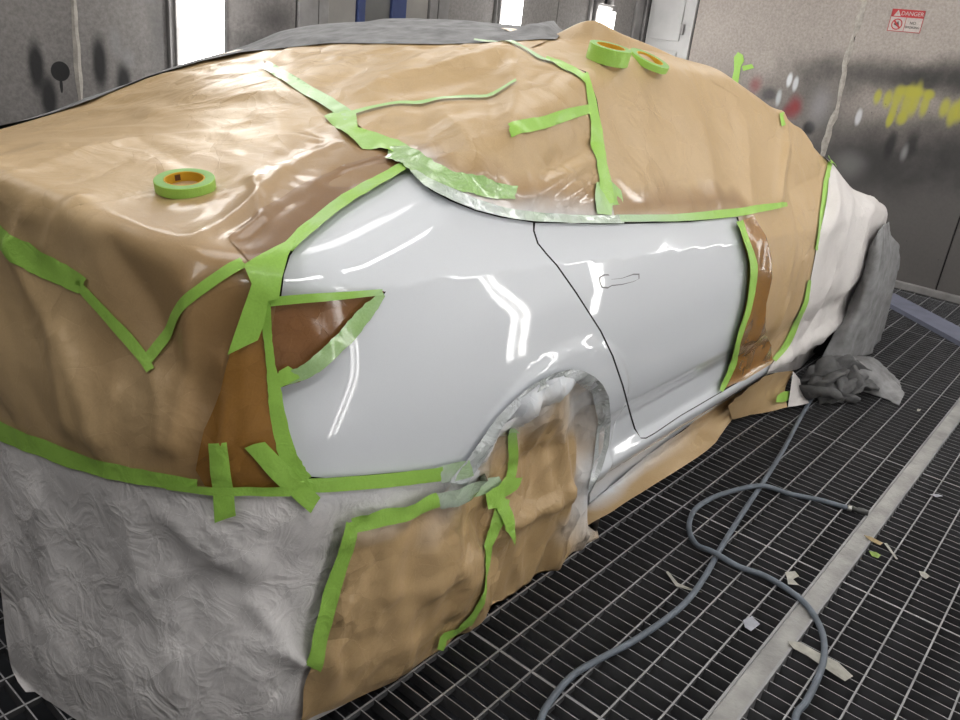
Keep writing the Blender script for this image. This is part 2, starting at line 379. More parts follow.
def lspot(px, py, rx, ry, c=BK, op=.95, soft=.55):
    p = onY(px, py, WALL_FAR); q = onY(px + rx, py, WALL_FAR); r = onY(px, py + ry, WALL_FAR); return (p[0], p[2], abs(q[0] - p[0]), abs(r[2] - p[2]), c, op, soft)
def fspot(px, py, rx, ry, c=BK, op=.9, soft=.6):
    p = onX(px, py, WALL_FRONT); q = onX(px + rx, py, WALL_FRONT); r = onX(px, py + ry, WALL_FRONT); return (p[1], p[2], abs(q[1] - p[1]), abs(r[2] - p[2]), c, op, soft)
LS = [lspot(35, 66, 9, 30), lspot(48, 98, 9, 26), lspot(59, 71, 9.5, 10, BK, 1, .06), lspot(60, 85, 1.6, 8, BK, 1, .1), lspot(98, 62, 8.5, 30), lspot(123, 84, 8, 22), lspot(114, 42, 6, 14, (.35, .35, .36), .35, .9), lspot(127, 58, 7, 10, (.4, .4, .42), .3, .9),
      lspot(275, 20, 22, 18, (.05, .045, .045), .7, .9), lspot(255, 45, 30, 14, (.04, .04, .04), .5, .9), lspot(240, 8, 14, 10, (.3, .28, .27), .35, .9), lspot(158, 30, 12, 60, (.05, .05, .05), .55, .9)]
YEL = (.42, .40, .045)
FS = [fspot(880, 76, 95, 20, (.03, .03, .03), .80, .9), fspot(965, 80, 75, 22, (.02, .02, .02), .9, .8), fspot(815, 88, 45, 34, (.035, .035, .035), .6, 1.0), fspot(880, 160, 80, 38, (.012, .012, .013), .75, 1.0), fspot(960, 150, 60, 40, (.012, .012, .013), .65, 1.0),
      fspot(756, 84, 6, 9, (.26, .05, .06), .7, 1.0), fspot(795, 107, 8, 12, (.26, .02, .025), .85, 1.0), fspot(788, 112, 6, 8, (.22, .02, .03), .7, 1.0), fspot(809, 128, 7, 8, BK, .9, .5), fspot(770, 95, 10, 8, (.03, .03, .04), .7, .7),
      fspot(790, 80, 3, 8, (.75, .77, .80), .85, .5), fspot(796, 84, 3, 8, (.7, .72, .75), .75, .5), fspot(779, 98, 3, 9, (.6, .64, .66), .7, .6), fspot(859, 117, 3.5, 9, (.65, .65, .68), .8, .5), fspot(820, 105, 12, 22, (.42, .42, .44), .35, .9),
      fspot(891, 145, 6, 16, BK, .85, .6), fspot(911, 146, 8, 16, BK, .8, .6), fspot(850, 165, 18, 14, (.38, .37, .36), .3, .9), fspot(905, 152, 4, 10, (.4, .4, .4), .5, .8)]
for (x, y, rx, ry) in ((878, 97, 4.5, 9), (888, 99, 5, 10), (898, 97, 6, 12), (908, 104, 7, 19), (916, 100, 5, 18), (925, 105, 5, 13), (893, 113, 4.5, 12), (890, 120, 3.5, 8), (930, 95, 6, 6), (912, 92, 18, 6), (945, 108, 6, 11), (953, 114, 6, 14), (961, 108, 6, 16), (902, 118, 6, 8)):
    FS.append(fspot(x, y, rx, ry, YEL, .85, .55))
M['wall_left'] = wall_mat('grimy_steel_wall', (.18, .168, .162), (.30, .28, .268), (0, 2), LS, (.6, 1.6, .5, .55, (.06, .058, .058)))
M['wall_front'] = wall_mat('grimy_front_wall', (.30, .262, .235), (.42, .375, .34), (1, 2), FS, (1.05, 1.75, .5, .90, (.075, .071, .070)))
M['wall_plain'] = simple('booth_wall_white', (.36, .35, .34), .6, 0, .15, 3)
M['ceiling'] = simple('ceiling_filter', (.62, .62, .60), .9, 0, .06, 5)
M['post'] = simple('galvanised_post', (.27, .26, .255), .5, .25, .35, 7, .2, 60)
M['post_light'] = simple('beige_panel', (.30, .285, .265), .6, 0, .2, 4, .2, 50)
M['blue'] = simple('blue_frame', (.035, .055, .16), .5, 0, .2, 6)
M['glass_dark'] = simple('dark_window', (.14, .14, .135), .3, 0, .3, 3)
M['door_grey'] = simple('light_grey_door', (.46, .455, .45), .5, 0, .12, 5, .1, 40)
M['caulk'] = simple('caulk', (.40, .37, .33), .8, 0, .3, 30, .8, 60)
M['red'] = simple('sign_red', (.42, .03, .035), .5, 0, .15, 60)
M['sign_white'] = simple('sign_white', (.48, .43, .40), .6, 0, .15, 80)
M['ink'] = simple('sign_ink', (.06, .05, .05), .6)

st = lambda o: tag(o, kind='structure')
st(box('floor_pit', (WALL_BACK, WALL_NEAR, -.62), (WALL_FRONT, WALL_FAR, -.60), M['pit']))
st(box('ceiling', (WALL_BACK, WALL_NEAR, CEIL_Z), (WALL_FRONT, WALL_FAR, CEIL_Z + .05), M['ceiling']))
st(box('wall_back', (WALL_BACK - .05, WALL_NEAR, -.6), (WALL_BACK, WALL_FAR, CEIL_Z), M['wall_plain']))
st(box('wall_right', (WALL_BACK, WALL_NEAR - .05, -.6), (WALL_FRONT, WALL_NEAR, CEIL_Z), M['wall_plain']))
wl = st(box('wall_left', (WALL_BACK, WALL_FAR, -.6), (WALL_FRONT, WALL_FAR + .06, CEIL_Z), M['dark']))
wf = st(box('wall_front', (WALL_FRONT, WALL_NEAR, -.6), (WALL_FRONT + .06, WALL_FAR, CEIL_Z), M['dark']))

K = WALL_FAR / 3.9
def lx(px): return float(onY(px, 0, WALL_FAR)[0])
def lpanel(name, x0, x1, mat, d=.012, z0=0.0, z1=CEIL_Z, bev=.003):
    return box(name, (x0, WALL_FAR - d, z0), (x1, WALL_FAR, z1), mat, wl, bev)
J1 = 1.742
for a, b in ((-2.9, -1.27), (-1.26, -.27), (-.26, .735), (.745, J1 - .004), (J1 + .004, 2.163), (2.475, 2.895), (4.058, 4.50), (4.79, 5.225), (5.233, 5.62), (5.99, 6.30)):
    lpanel('wall_panel', a, b, M['wall_left'])
for a, b in ((2.167, 2.195), (2.445, 2.472), (4.51, 4.535), (4.755, 4.785), (5.63, 5.66), (5.955, 5.985)): lpanel('wall_post', a, b, M['post'], .03)
for a, b in ((2.905, 3.03), (3.035, 3.10), (3.885, 3.95), (3.96, 4.05), (6.31, 6.42)): lpanel('wall_post', a, b, M['post'], .028)
for a, b in ((3.105, 3.305), (3.69, 3.88)): lpanel('wall_panel', a, b, M['post_light'], .012)
# long caulked joint
def caulk(name, f, z0, z1, mat, parent, w=.006, seed=1):
    rr = random.Random(seed); v = []; fc = []; n = 40
    for i in range(n + 1):
        z = z0 + (z1 - z0) * i / n; a = f(z, -w * rr.uniform(.5, 1.6)); b = f(z, w * rr.uniform(.5, 1.6)); c = f(z, rr.uniform(-.3, .3) * w)
        v += [a[0], b[0], c[1]]
    for i in range(n):
        a = i * 3; fc += [(a, a + 2, a + 5, a + 3), (a + 2, a + 1, a + 4, a + 5)]
    return link(name, pymesh(name, v, fc), mat, parent)
caulk('caulk_joint', lambda z, o: ((J1 + o, WALL_FAR - .0125, z), (J1 + o, WALL_FAR - .019, z)), 0, CEIL_Z, M['caulk'], wl, .012)
# blue framed window
wn = st(box('window_1', (3.36, WALL_FAR - .008, 0.5), (3.57, WALL_FAR, 2.3), M['glass_dark']))
for a, b in ((3.312, 3.362), (3.568, 3.682)): box('window_frame', (a, WALL_FAR - .03, .45), (b, WALL_FAR, 2.35), M['blue'], wn, .004)
for a, b in ((.45, .5), (2.3, 2.35)): box('window_frame', (3.363, WALL_FAR - .03, a), (3.567, WALL_FAR, b), M['blue'], wn, .004)

# front wall panels, joint, service door
for a, b in ((-.38, .965), (.975, 1.976), (1.988, 3.225)): box('wall_panel', (WALL_FRONT - .012, a, 0), (WALL_FRONT, b, CEIL_Z), M['wall_front'], wf, .003)
caulk('caulk_joint', lambda z, o: ((WALL_FRONT - .0125, 1.982 + o + .012 * math.sin(z * 9), z), (WALL_FRONT - .022, 1.982 + o + .012 * math.sin(z * 9), z)), .3, CEIL_Z, M['caulk'], wf, .018, 5)
dr = st(box('door_1', (WALL_FRONT - .03, 3.235, 0), (WALL_FRONT, 3.64, 2.3), M['door_grey'], None, .004))
box('door_panel', (WALL_FRONT - .045, 3.33, 1.50), (WALL_FRONT - .028, 3.60, 2.2), M['door_grey'], dr, .004)
box('door_panel', (WALL_FRONT - .045, 3.33, .25), (WALL_FRONT - .028, 3.60, 1.42), M['door_grey'], dr, .004)
box('hinge', (WALL_FRONT - .055, 3.30, 1.55), (WALL_FRONT - .03, 3.325, 1.63), M['post'], dr, .003)
box('corner_post', (WALL_FRONT - .05, 3.66, 0), (WALL_FRONT, 3.70, CEIL_Z), M['post'], wf, .004)
st(box('baseboard_front', (WALL_FRONT - .06, WALL_NEAR + .02, 0.0), (WALL_FRONT - .0125, 3.22, .05), M['post'], None, .004))

# wall light fixtures: a steel frame, a white reflector and two tubes
def emit(name, col, s):
    m = bpy.data.materials.new(name); nt, b = nodes_of(m); b.inputs['Base Color'].default_value = (*col, 1); b.inputs['Emission Color'].default_value = (*col, 1); b.inputs['Emission Strength'].default_value = s
    n = noise(nt, 2.0, 2); r = ramp(nt, n, [(0, tuple(x * .98 for x in col)), (1, col)]); nt.links.new(r, b.inputs['Emission Color']); return m
M['tube'] = emit('lamp_tube', (1, .985, .96), TUBE_E)
M['reflector'] = simple('white_reflector', (.85, .85, .84), .35, 0, .03)
def wall_fixture(x, z0, z1, wd, side, label, brackets=False, tr=.40):
    """side +1: on the far wall, facing -Y; -1: on the near wall, facing +Y"""
    y = WALL_FAR if side > 0 else WALL_NEAR
    t = empty('wall_light', (x, y, z0), 0 if side > 0 else math.pi)
    tag(t, label, 'light', 'vertical wall lights')
    def part(nm, a, b, mat, bev=0):
        bm = bmesh.new(); bm_box(bm, a, b, bev); o = bpy.data.objects.new(nm, bm_mesh(nm, bm)); o.data.materials.append(mat); COL.objects.link(o); o.parent = t; return o
    h = z1 - z0; e = wd / 2
    part('reflector', (-e, -.010, 0), (e, -.002, h), M['reflector'])
    for s in (-1, 1):
        part('frame_rail', (s * e - .012, -.045, -.02), (s * e + .012, -.002, h + .02), M['post'], .003)
        bm = bmesh.new(); bmesh.ops.create_cone(bm, cap_ends=True, segments=12, radius1=e * tr, radius2=e * tr, depth=h - .06)
        o = bpy.data.objects.new('lamp_tube', bm_mesh('lamp_tube', bm)); o.data.materials.append(M['tube']); COL.objects.link(o); o.parent = t; o.location = (s * e * .50, -.012 - e * tr, h / 2)
    part('frame_rail', (-e, -.045, -.02), (e, -.002, 0), M['post'], .003); part('frame_rail', (-e, -.045, h), (e, -.002, h + .02), M['post'], .003)
    if brackets:
        for s in (-1, 1): part('bracket', (s * e * .8 - .02, -.07, h + .015), (s * e * .8 + .02, -.005, h + .10), M['post'], .005)
        part('bracket', (-e * .8, -.06, h + .075), (e * .8, -.04, h + .095), M['post'], .003)
    return t
wall_fixture(2.32, .25, 2.35, .235, 1, 'tall twin-tube wall light above the trunk end, glaring white')
wall_fixture(4.645, .25, 2.35, .20, 1, 'twin-tube wall light between plain dark panels above the roof')
wall_fixture(5.81, .25, 1.68, .22, 1, 'shorter twin-tube wall light with brackets on its top, nearest the corner', True)
for x in (1.05, 2.8, 4.0, 5.9):
    wall_fixture(x, .25, 2.05, .235, -1, 'twin-tube light on the wall behind the photographer', tr=.16)

# frames for the ceiling fixtures and the added tail lamp (the lamps themselves are listed at the top)
for o in [o for o in bpy.data.objects if o.type == 'LIGHT']:
    sx, sy = o.data.size / 2, o.data.size_y / 2
    bm = bmesh.new()
    for a, b in (((-sx - .03, -sy - .03, -.01), (sx + .03, -sy, .05)), ((-sx - .03, sy, -.01), (sx + .03, sy + .03, .05)), ((-sx - .03, -sy, -.01), (-sx, sy, .05)), ((sx, -sy, -.01), (sx + .03, sy, .05)), ((-sx, -sy, .02), (sx, sy, .05))): bm_box(bm, a, b)
    f_ = link('ceiling_light', bm_mesh('ceiling_light', bm), M['reflector']); f_.matrix_world = o.matrix_basis.copy()
    tag(f_, 'white ceiling light housing of the spray booth', 'light', 'ceiling lights')

# ---- floor grating: every bar and rod in view is its own piece
PITCH = 1.003 / 24; J0 = 1.363; CH0, CH1 = .347, .405; DEPTH = .032
def two_tone(me):      # steel on upward faces, near-black on all others
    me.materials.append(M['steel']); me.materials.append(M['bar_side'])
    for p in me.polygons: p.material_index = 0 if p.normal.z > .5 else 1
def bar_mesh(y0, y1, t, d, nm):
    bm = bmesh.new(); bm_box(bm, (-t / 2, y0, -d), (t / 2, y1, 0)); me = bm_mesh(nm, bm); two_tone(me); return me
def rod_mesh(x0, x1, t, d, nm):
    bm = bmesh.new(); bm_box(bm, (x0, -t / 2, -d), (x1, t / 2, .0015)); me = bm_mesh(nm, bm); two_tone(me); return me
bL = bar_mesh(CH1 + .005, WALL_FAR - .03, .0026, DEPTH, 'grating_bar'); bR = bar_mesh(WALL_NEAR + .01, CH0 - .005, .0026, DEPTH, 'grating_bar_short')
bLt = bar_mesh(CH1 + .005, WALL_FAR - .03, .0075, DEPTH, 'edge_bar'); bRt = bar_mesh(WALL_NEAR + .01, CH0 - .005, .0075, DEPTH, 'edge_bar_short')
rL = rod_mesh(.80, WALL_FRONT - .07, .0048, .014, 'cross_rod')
far = bmesh.new(); solo = []
k0 = int((-2.9 - J0) / PITCH); k1 = int((WALL_FRONT - .08 - J0) / PITCH)
for k in range(k0, k1 + 1):
    x = J0 + k * PITCH; edge = k % 24 == 0
    if .82 < x < 4.55: solo.append((x, bLt if edge else bL)); solo.append((x, bRt if edge else bR))
    else:
        t = .004 if edge else .0016
        bm_box(far, (x - t, CH1 + .005, -DEPTH), (x + t, WALL_FAR - .03, 0)); bm_box(far, (x - t, WALL_NEAR + .01, -DEPTH), (x + t, CH0 - .005, 0))
rods = [CH1 + .077 + .0997 * i for i in range(33)] + [CH0 - .078 - .0997 * i for i in range(7)]
for y in rods:
    bm_box(far, (WALL_BACK + .02, y - .0024, -.014), (.80, y + .0024, .0015))
    if y > 2.3: bm_box(far, (.80, y - .0024, -.014), (WALL_FRONT - .07, y + .0024, .0015))
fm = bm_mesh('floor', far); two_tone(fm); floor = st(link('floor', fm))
for x, me in solo:
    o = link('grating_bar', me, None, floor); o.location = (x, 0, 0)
for y in rods:
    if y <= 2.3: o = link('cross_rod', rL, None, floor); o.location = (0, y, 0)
bm = bmesh.new(); bm_box(bm, (WALL_BACK + .02, CH0 + .002, -.05), (WALL_FRONT - .07, CH1 - .002, -.001), .002)
link('channel_plate', bm_mesh('channel_plate', bm), M['channel'], floor)
for y in (CH0, CH1): box('channel_rail', (WALL_BACK + .02, y - .0035, -.05), (WALL_FRONT - .07, y + .0035, .004), M['steel'], floor)
# skewed steel plank lying across the far grating
pa, pb = onZ(892, 293, .03), onZ(891.5, 303, .03); pc, pd = onZ(960, 326.7, .03), onZ(960, 341.7, .03)
c0 = (pa + pb) / 2; c1 = (pc + pd) / 2; dirv = (c1 - c0) / np.linalg.norm(c1 - c0); c1 = c0 + dirv * 1.15; c0 = c0 - dirv * .12; nrm = np.array([-dirv[1], dirv[0], 0]) * .105
bm = bmesh.new(); vv = [bm.verts.new(Vector(p)) for p in (c0 + nrm, c0 - nrm, c1 - nrm, c1 + nrm)]; fc = bm.faces.new(vv); bmesh.ops.recalc_face_normals(bm, faces=[fc])
ex = bmesh.ops.extrude_face_region(bm, geom=[fc]); [setattr(v, 'co', v.co - Vector((0, 0, .028))) for v in ex['geom'] if isinstance(v, bmesh.types.BMVert)]
bmesh.ops.recalc_face_normals(bm, faces=bm.faces)
M['plank'] = simple('blue_grey_plank', (.17, .18, .24), .6, .1, .2, 9, .2, 60)
tag(link('steel_plank', bm_mesh('steel_plank', bm), M['plank']), 'flat blue-grey plank lying across the grating below the front wall', 'plank')

# danger sign
def text(name, body, size, loc, mat, parent, ext=.0006):
    cu = bpy.data.curves.new(name, 'FONT'); cu.body = body; cu.size = size; cu.align_x = 'CENTER'; cu.align_y = 'CENTER'; cu.extrude = ext
    o = bpy.data.objects.new(name, cu); COL.objects.link(o)
    me = bpy.data.meshes.new_from_object(o); bpy.data.objects.remove(o)
    me.transform(Matrix(((0, 0, -1, loc[0]), (-1, 0, 0, loc[1]), (0, 1, 0, loc[2]), (0, 0, 0, 1))))
    return link(name, me, mat, parent)
SX = WALL_FRONT - .0125
sg = box('danger_sign', (SX - .003, 1.562, 1.713), (SX, 1.776, 1.855), M['sign_white'])
tag(sg, 'small red and white danger sign fixed on the front wall', 'sign')
box('sign_header', (SX - .0036, 1.562, 1.805), (SX - .003, 1.776, 1.855), M['red'], sg)
text('lettering', 'DANGER', .036, (SX - .0042, 1.640, 1.829), M['sign_white'], sg)
me = pymesh('warning_triangle', [(SX - .0042, 1.758, 1.811), (SX - .0042, 1.712, 1.811), (SX - .0042, 1.735, 1.850)], [(0, 1, 2)]); link('warning_triangle', me, M['sign_white'], sg)
text('lettering', '!', .026, (SX - .0048, 1.735, 1.823), M['red'], sg)
a = [2 * math.pi * i / 28 for i in range(28)]
v = [(SX - .0042, 1.723 + r * math.cos(t), 1.759 + r * math.sin(t)) for r in (.036, .029) for t in a]
f = [(i, (i + 1) % 28, 28 + (i + 1) % 28, 28 + i) for i in range(28)]
link('prohibition_ring', pymesh('prohibition_ring', v, f), M['red'], sg)
q = .024; link('prohibition_bar', pymesh('prohibition_bar', [(SX - .0044, 1.723 + q - .004, 1.759 + q + .004), (SX - .0044, 1.723 + q + .004, 1.759 + q - .004), (SX - .0044, 1.723 - q + .004, 1.759 - q - .004), (SX - .0044, 1.723 - q - .004, 1.759 - q + .004)], [(0, 1, 2, 3)]), M['red'], sg)
link('pictogram', pymesh('pictogram', [(SX - .0040, 1.723 + y, 1.759 + z) for y, z in ((.018, -.004), (.018, .006), (.002, .008), (-.004, .02), (-.010, .01), (-.016, -.008), (-.004, -.014), (.006, -.008))], [tuple(range(8))]), M['ink'], sg)
text('lettering', 'NO', .026, (SX - .0042, 1.622, 1.772), M['ink'], sg); text('lettering', 'SMOKING', .021, (SX - .0042, 1.620, 1.745), M['ink'], sg)
for a_, b_ in (((1.562, 1.713), (1.776, 1.717)), ((1.562, 1.713), (1.566, 1.855)), ((1.772, 1.713), (1.776, 1.855)), ((1.670, 1.713), (1.673, 1.805))): box('sign_border', (SX - .0036, a_[0], a_[1]), (SX - .003, b_[0], b_[1]), M['red'], sg)

# ------------------------------------------------------------------ surfaces of the car hull and of the paper envelope
C0 = np.array([2.4, 1.9, .25]); CS = np.array([1 / 2.3, 1, 1])
def to_chart(P):
    d = (np.asarray(P) - C0) * CS; d = d / np.linalg.norm(d, axis=-1, keepdims=True); return d[..., :2] / (1 + d[..., 2:3])
def chart_dir(c):
    r2 = (c ** 2).sum(-1, keepdims=True); d = np.concatenate([2 * c / (1 + r2), (1 - r2) / (1 + r2)], -1) / CS
    return d / np.linalg.norm(d, axis=-1, keepdims=True)
def solve_dir(D, paper, lev=0.0):
    t0 = np.full(len(D), .15); t1 = np.full(len(D), 3.6)
    # march outward, then bisect
    ts = np.linspace(.2, 3.4, 110); prev = np.full(len(D), .15); hit = np.zeros(len(D), bool); lo = prev.copy(); hi = np.full(len(D), 3.6)
    for t in ts:
        f = F(C0 + D * t, paper) - lev; new = (~hit) & (f > 0); hi[new] = t; lo[new] = t - (ts[1] - ts[0]); hit |= new
        if hit.all(): break
    for _ in range(22):
        m = (lo + hi) / 2; f = F(C0 + D * m[:, None], paper) - lev; lo = np.where(f < 0, m, lo); hi = np.where(f < 0, hi, m)
    return C0 + D * ((lo + hi) / 2)[:, None]
def grad(P, paper, e=.002):
    g = np.stack([F(P + np.eye(3)[i] * e, paper) - F(P - np.eye(3)[i] * e, paper) for i in range(3)], 1)
    return g / (np.linalg.norm(g, axis=1, keepdims=True) + 1e-9)
BASES = {}
for key, pp in (('body', False), ('env', True)):
    V, Fc = body_mesh(pp, .0140, .14)
    c = (V - CAM) @ RM
    BASES[key] = dict(V=V, F=Fc, bvh=BVHTree.FromPolygons([Vector(p) for p in V], Fc), ch=to_chart(V), px=480 + F_PX * c[:, 0] / np.maximum(c[:, 2], .05), py=360 + F_PX * c[:, 1] / np.maximum(c[:, 2], .05), vis=c[:, 2] > .15, paper=pp)
TG = np.arange(.45, 6.4, .02)
def cast_many(PX, base='env', lev=0.0):
    """where camera rays through the pixels first meet the hull grown by lev metres"""
    B = BASES[base]; D = np.array([pix_dir(x, y) for x, y in PX]); n = len(D)
    G = CAM + D[:, None, :] * TG[None, :, None]; f = F(G.reshape(-1, 3), B['paper']).reshape(n, -1) - lev
    neg = f < 0; hit = neg.any(1); k = np.argmax(neg, 1); hi = TG[k]; lo = TG[np.maximum(k - 1, 0)]
    for _ in range(18):
        m = (lo + hi) / 2; q = F(CAM + D * m[:, None], B['paper']) - lev < 0; hi = np.where(q, m, hi); lo = np.where(q, lo, m)
    P = CAM + D * hi[:, None]
    for i in np.nonzero(~hit)[0]:
        q = (B['px'] - PX[i][0]) ** 2 + (B['py'] - PX[i][1]) ** 2 + np.where(B['vis'], 0, 1e9); P[i] = B['V'][np.argmin(q)]
    return P
def cast(px, py, base='env', lev=0.0): return cast_many([(px, py)], base, lev)[0]
def near(p, base='env'):
    h = BASES[base]['bvh'].find_nearest(Vector(p)); return np.array(h[0])
def on_base(p, base, lev=0.0): return cast(p[0], p[1], base, lev) if len(p) == 2 else near(p, base)
def densify(loop, step_px=5, step_m=.02, closed=True, base='env', lev=0.0):
    out = []; n = len(loop); pend = []
    for i in range(n if closed else n - 1):
        a, b = loop[i], loop[(i + 1) % n]
        if len(a) == 2 and len(b) == 2:
            k = max(1, int(math.hypot(b[0] - a[0], b[1] - a[1]) / step_px))
            for j in range(k): t = j / k; pend.append((len(out), (a[0] + (b[0] - a[0]) * t, a[1] + (b[1] - a[1]) * t))); out.append(None)
        else:
            A, B = on_base(a, base, lev), on_base(b, base, lev); k = max(1, int(np.linalg.norm(B - A) / step_m))
            for j in range(k): out.append(near(A + (B - A) * j / k, base) if j else A)
    if not closed: out.append(on_base(loop[-1], base, lev))
    if pend:
        for (i, _), p in zip(pend, cast_many([q for _, q in pend], base, lev)): out[i] = p
    return np.array(out)
def seg_dist(P, L):
    """distance of points P to polyline L, and the signed side is not kept"""
    d = np.full(len(P), 1e9)
    for a, b in zip(L[:-1], L[1:]):
        ab = b - a; t = np.clip(((P - a) @ ab) / (ab @ ab + 1e-12), 0, 1); d = np.minimum(d, np.linalg.norm(P - (a + t[:, None] * ab), axis=1))
    return d
def inside_poly(pts, poly):
    x, y = pts[:, 0], pts[:, 1]; ins = np.zeros(len(pts), bool); n = len(poly)
    for i in range(n):
        x1, y1 = poly[i]; x2, y2 = poly[(i + 1) % n]
        if y1 == y2: continue
        c = ((y1 > y) != (y2 > y)) & (x < (x2 - x1) * (y - y1) / (y2 - y1) + x1); ins ^= c
    return ins
def set_mist(me, mist, nm='mist'):
    at = me.attributes.new(nm, 'FLOAT', 'POINT'); at.data.foreach_set('value', np.asarray(mist, np.float32))
def make_wr(low=0, ls=3, rid=0, rs=6, stretch=(1, 1, 1), sharp=1.6, folds=(), base='env', seed=0, fine=0, fs=30):
    FL = [(densify(list(p), 10, .04, False, base), w_, h_) for p, w_, h_ in folds]
    S = np.array(stretch, float)
    def f(P):
        d = np.zeros(len(P))
        if low: d += low * fbm(P * ls + seed * 7.1, 2)
        if rid:
            Q = P * S * rs + seed * 3.7; Q = Q + .35 * np.stack([vnoise(P * 4 + 9), vnoise(P * 4 + 31), vnoise(P * 4 + 57)], 1)
            d += rid * (pl_noise(Q * .85) * .8 + pl_noise(Q * 1.9 + 3.3) * .42)
        if fine: d += fine * pl_noise(P * fs + 11)
        for L, w_, h_ in FL:
            q = seg_dist(P, L) / w_; d += h_ * np.exp(-np.abs(q) ** 1.35)
        return d
    return f
WRS = {}
def sheet(name, loop, mat, base='env', off=.004, wr=None, mist=None, parent=None, res=.014, step=5, keep=None, exact_normals=False, edge_fade=0.0, under=(), key=None, wet=None):
    B = BASES[base]
    bd = densify(loop, step, .02, True, base, off); ch = to_chart(bd)
    keepi = [0]
    for i in range(1, len(ch)):
        if np.linalg.norm(bd[i] - bd[keepi[-1]]) > .0012: keepi.append(i)
    bd, ch = bd[keepi], ch[keepi]
    lo, hi = ch.min(0), ch.max(0)
    V, vc = B['V'], B['ch']
    m = (vc[:, 0] > lo[0]) & (vc[:, 0] < hi[0]) & (vc[:, 1] > lo[1]) & (vc[:, 1] < hi[1]); idx = np.nonzero(m)[0]
    if len(idx): idx = idx[inside_poly(vc[idx], ch)]
    P = V[idx]
    if len(P):
        d = seg_dist(P, np.concatenate([bd, bd[:1]])); idx = idx[d > .45 * res]
    pc = np.concatenate([ch, vc[idx]]) if len(idx) else ch
    n = len(ch)
    r = delaunay_2d_cdt([Vector(map(float, c)) for c in pc], [(i, (i + 1) % n) for i in range(n)], [list(range(n))], 1, 1e-7)
    oc = np.array([tuple(v) for v in r[0]]); tris = [tuple(t) for t in r[2]]
    Q = solve_dir(chart_dir(oc), B['paper'], off)
    Nn = grad(Q, B['paper'])
    ring_ = np.concatenate([bd, bd[:1]])[::2]
    def full(P):
        w_ = np.zeros(len(P))
        if wr is not None:
            w_ = wr(P)
            if edge_fade: w_ = w_ * np.clip(seg_dist(P, ring_) / edge_fade, .12, 1)
        for u in under: w_ = w_ + WRS[u](P)
        return w_
    if key: WRS[key] = full
    X = Q + Nn * full(Q)[:, None]
    if base == 'env': X[:, 2] = np.maximum(X[:, 2], .003)
    me = pymesh(name, X, tris)
    # faces must look outward
    a, b, c = X[[t[0] for t in tris]], X[[t[1] for t in tris]], X[[t[2] for t in tris]]
    if (np.einsum('ij,ij->i', np.cross(b - a, c - a), Nn[[t[0] for t in tris]])).sum() < 0: me.flip_normals()
    o = link(name, me, mat, parent, True)
    if mist is not None: set_mist(me, np.clip(mist(Q), 0, 1))
    if wet is not None: set_mist(me, np.clip(wet(Q), 0, 1), 'wet')
    if exact_normals: me.normals_split_custom_set_from_vertices([tuple(v) for v in Nn])
    return o
_rs = random.Random(3)
def strip(name, pts, mat, label=None, base='env', off=.007, rag=.0, mist=None, wr=None, step=4, **kw):
    """a length of tape along a traced centre line: (x, y, width) in pixels"""
    P = np.array([p[:2] for p in pts], float); W = np.array([p[2] for p in pts], float)
    n = max(2, int(sum(np.hypot(*np.diff(P, axis=0).T)) / 12)); s = np.concatenate([[0], np.cumsum(np.hypot(*np.diff(P, axis=0).T))])
    cm = catmull([np.append(p, w_) for p, w_ in zip(P, W)], 6); P, W = cm[:, :2], cm[:, 2]
    T = np.gradient(P, axis=0); T /= np.linalg.norm(T, axis=1)[:, None]; Nn = np.stack([-T[:, 1], T[:, 0]], 1)
    jl = np.array([1 + _rs.uniform(-rag, rag) for _ in P]); jr = np.array([1 + _rs.uniform(-rag, rag) for _ in P])
    A = P + Nn * (W * .5 * jl)[:, None]; Bq = P - Nn * (W * .5 * jr)[:, None]
    def end(p, q):
        return [tuple(p + (q - p) * t + np.array([_rs.uniform(-1, 1), _rs.uniform(-1, 1)]) * min(1.5, np.linalg.norm(q - p) * .12)) for t in (.25, .5, .75)]
    loop = [tuple(p) for p in A] + end(A[-1], Bq[-1]) + [tuple(p) for p in Bq[::-1]] + end(Bq[0], A[0])
    o = sheet(name, loop, mat, base, off, wr, mist, None, .012, step, **kw)
    if label: tag(o, label, 'tape', kw.get('group'))
    return o
def patch(name, loop, mat, label, base='env', off=.008, mist=None, wr=None, cat='tape', under=()):
    o = sheet(name, loop, mat, base, off, wr, mist, None, .012, 4, under=under); tag(o, label, cat); return o
def loft(name, rows, mat, nu=10, nv=8, disp=None, mist=None, parent=None, thick=0):
    R = [catmull(r, nu) for r in rows]; R = np.array(R); cols = [catmull(list(R[:, j]), nv) for j in range(R.shape[1])]; G = np.array(cols)   # [j][i]
    a, b = G.shape[:2]; V = G.reshape(-1, 3); f = [(j * b + i, (j + 1) * b + i, (j + 1) * b + i + 1, j * b + i + 1) for j in range(a - 1) for i in range(b - 1)]
    du = np.gradient(G, axis=0); dv = np.gradient(G, axis=1); nn = np.cross(du, dv).reshape(-1, 3); nn /= np.linalg.norm(nn, axis=1)[:, None] + 1e-9
    if disp is not None: V = V + nn * disp(V)[:, None]
    me = pymesh(name, V, f); o = link(name, me, mat, parent, True)
    if mist is not None: set_mist(me, np.clip(mist(V), 0, 1))
    return o

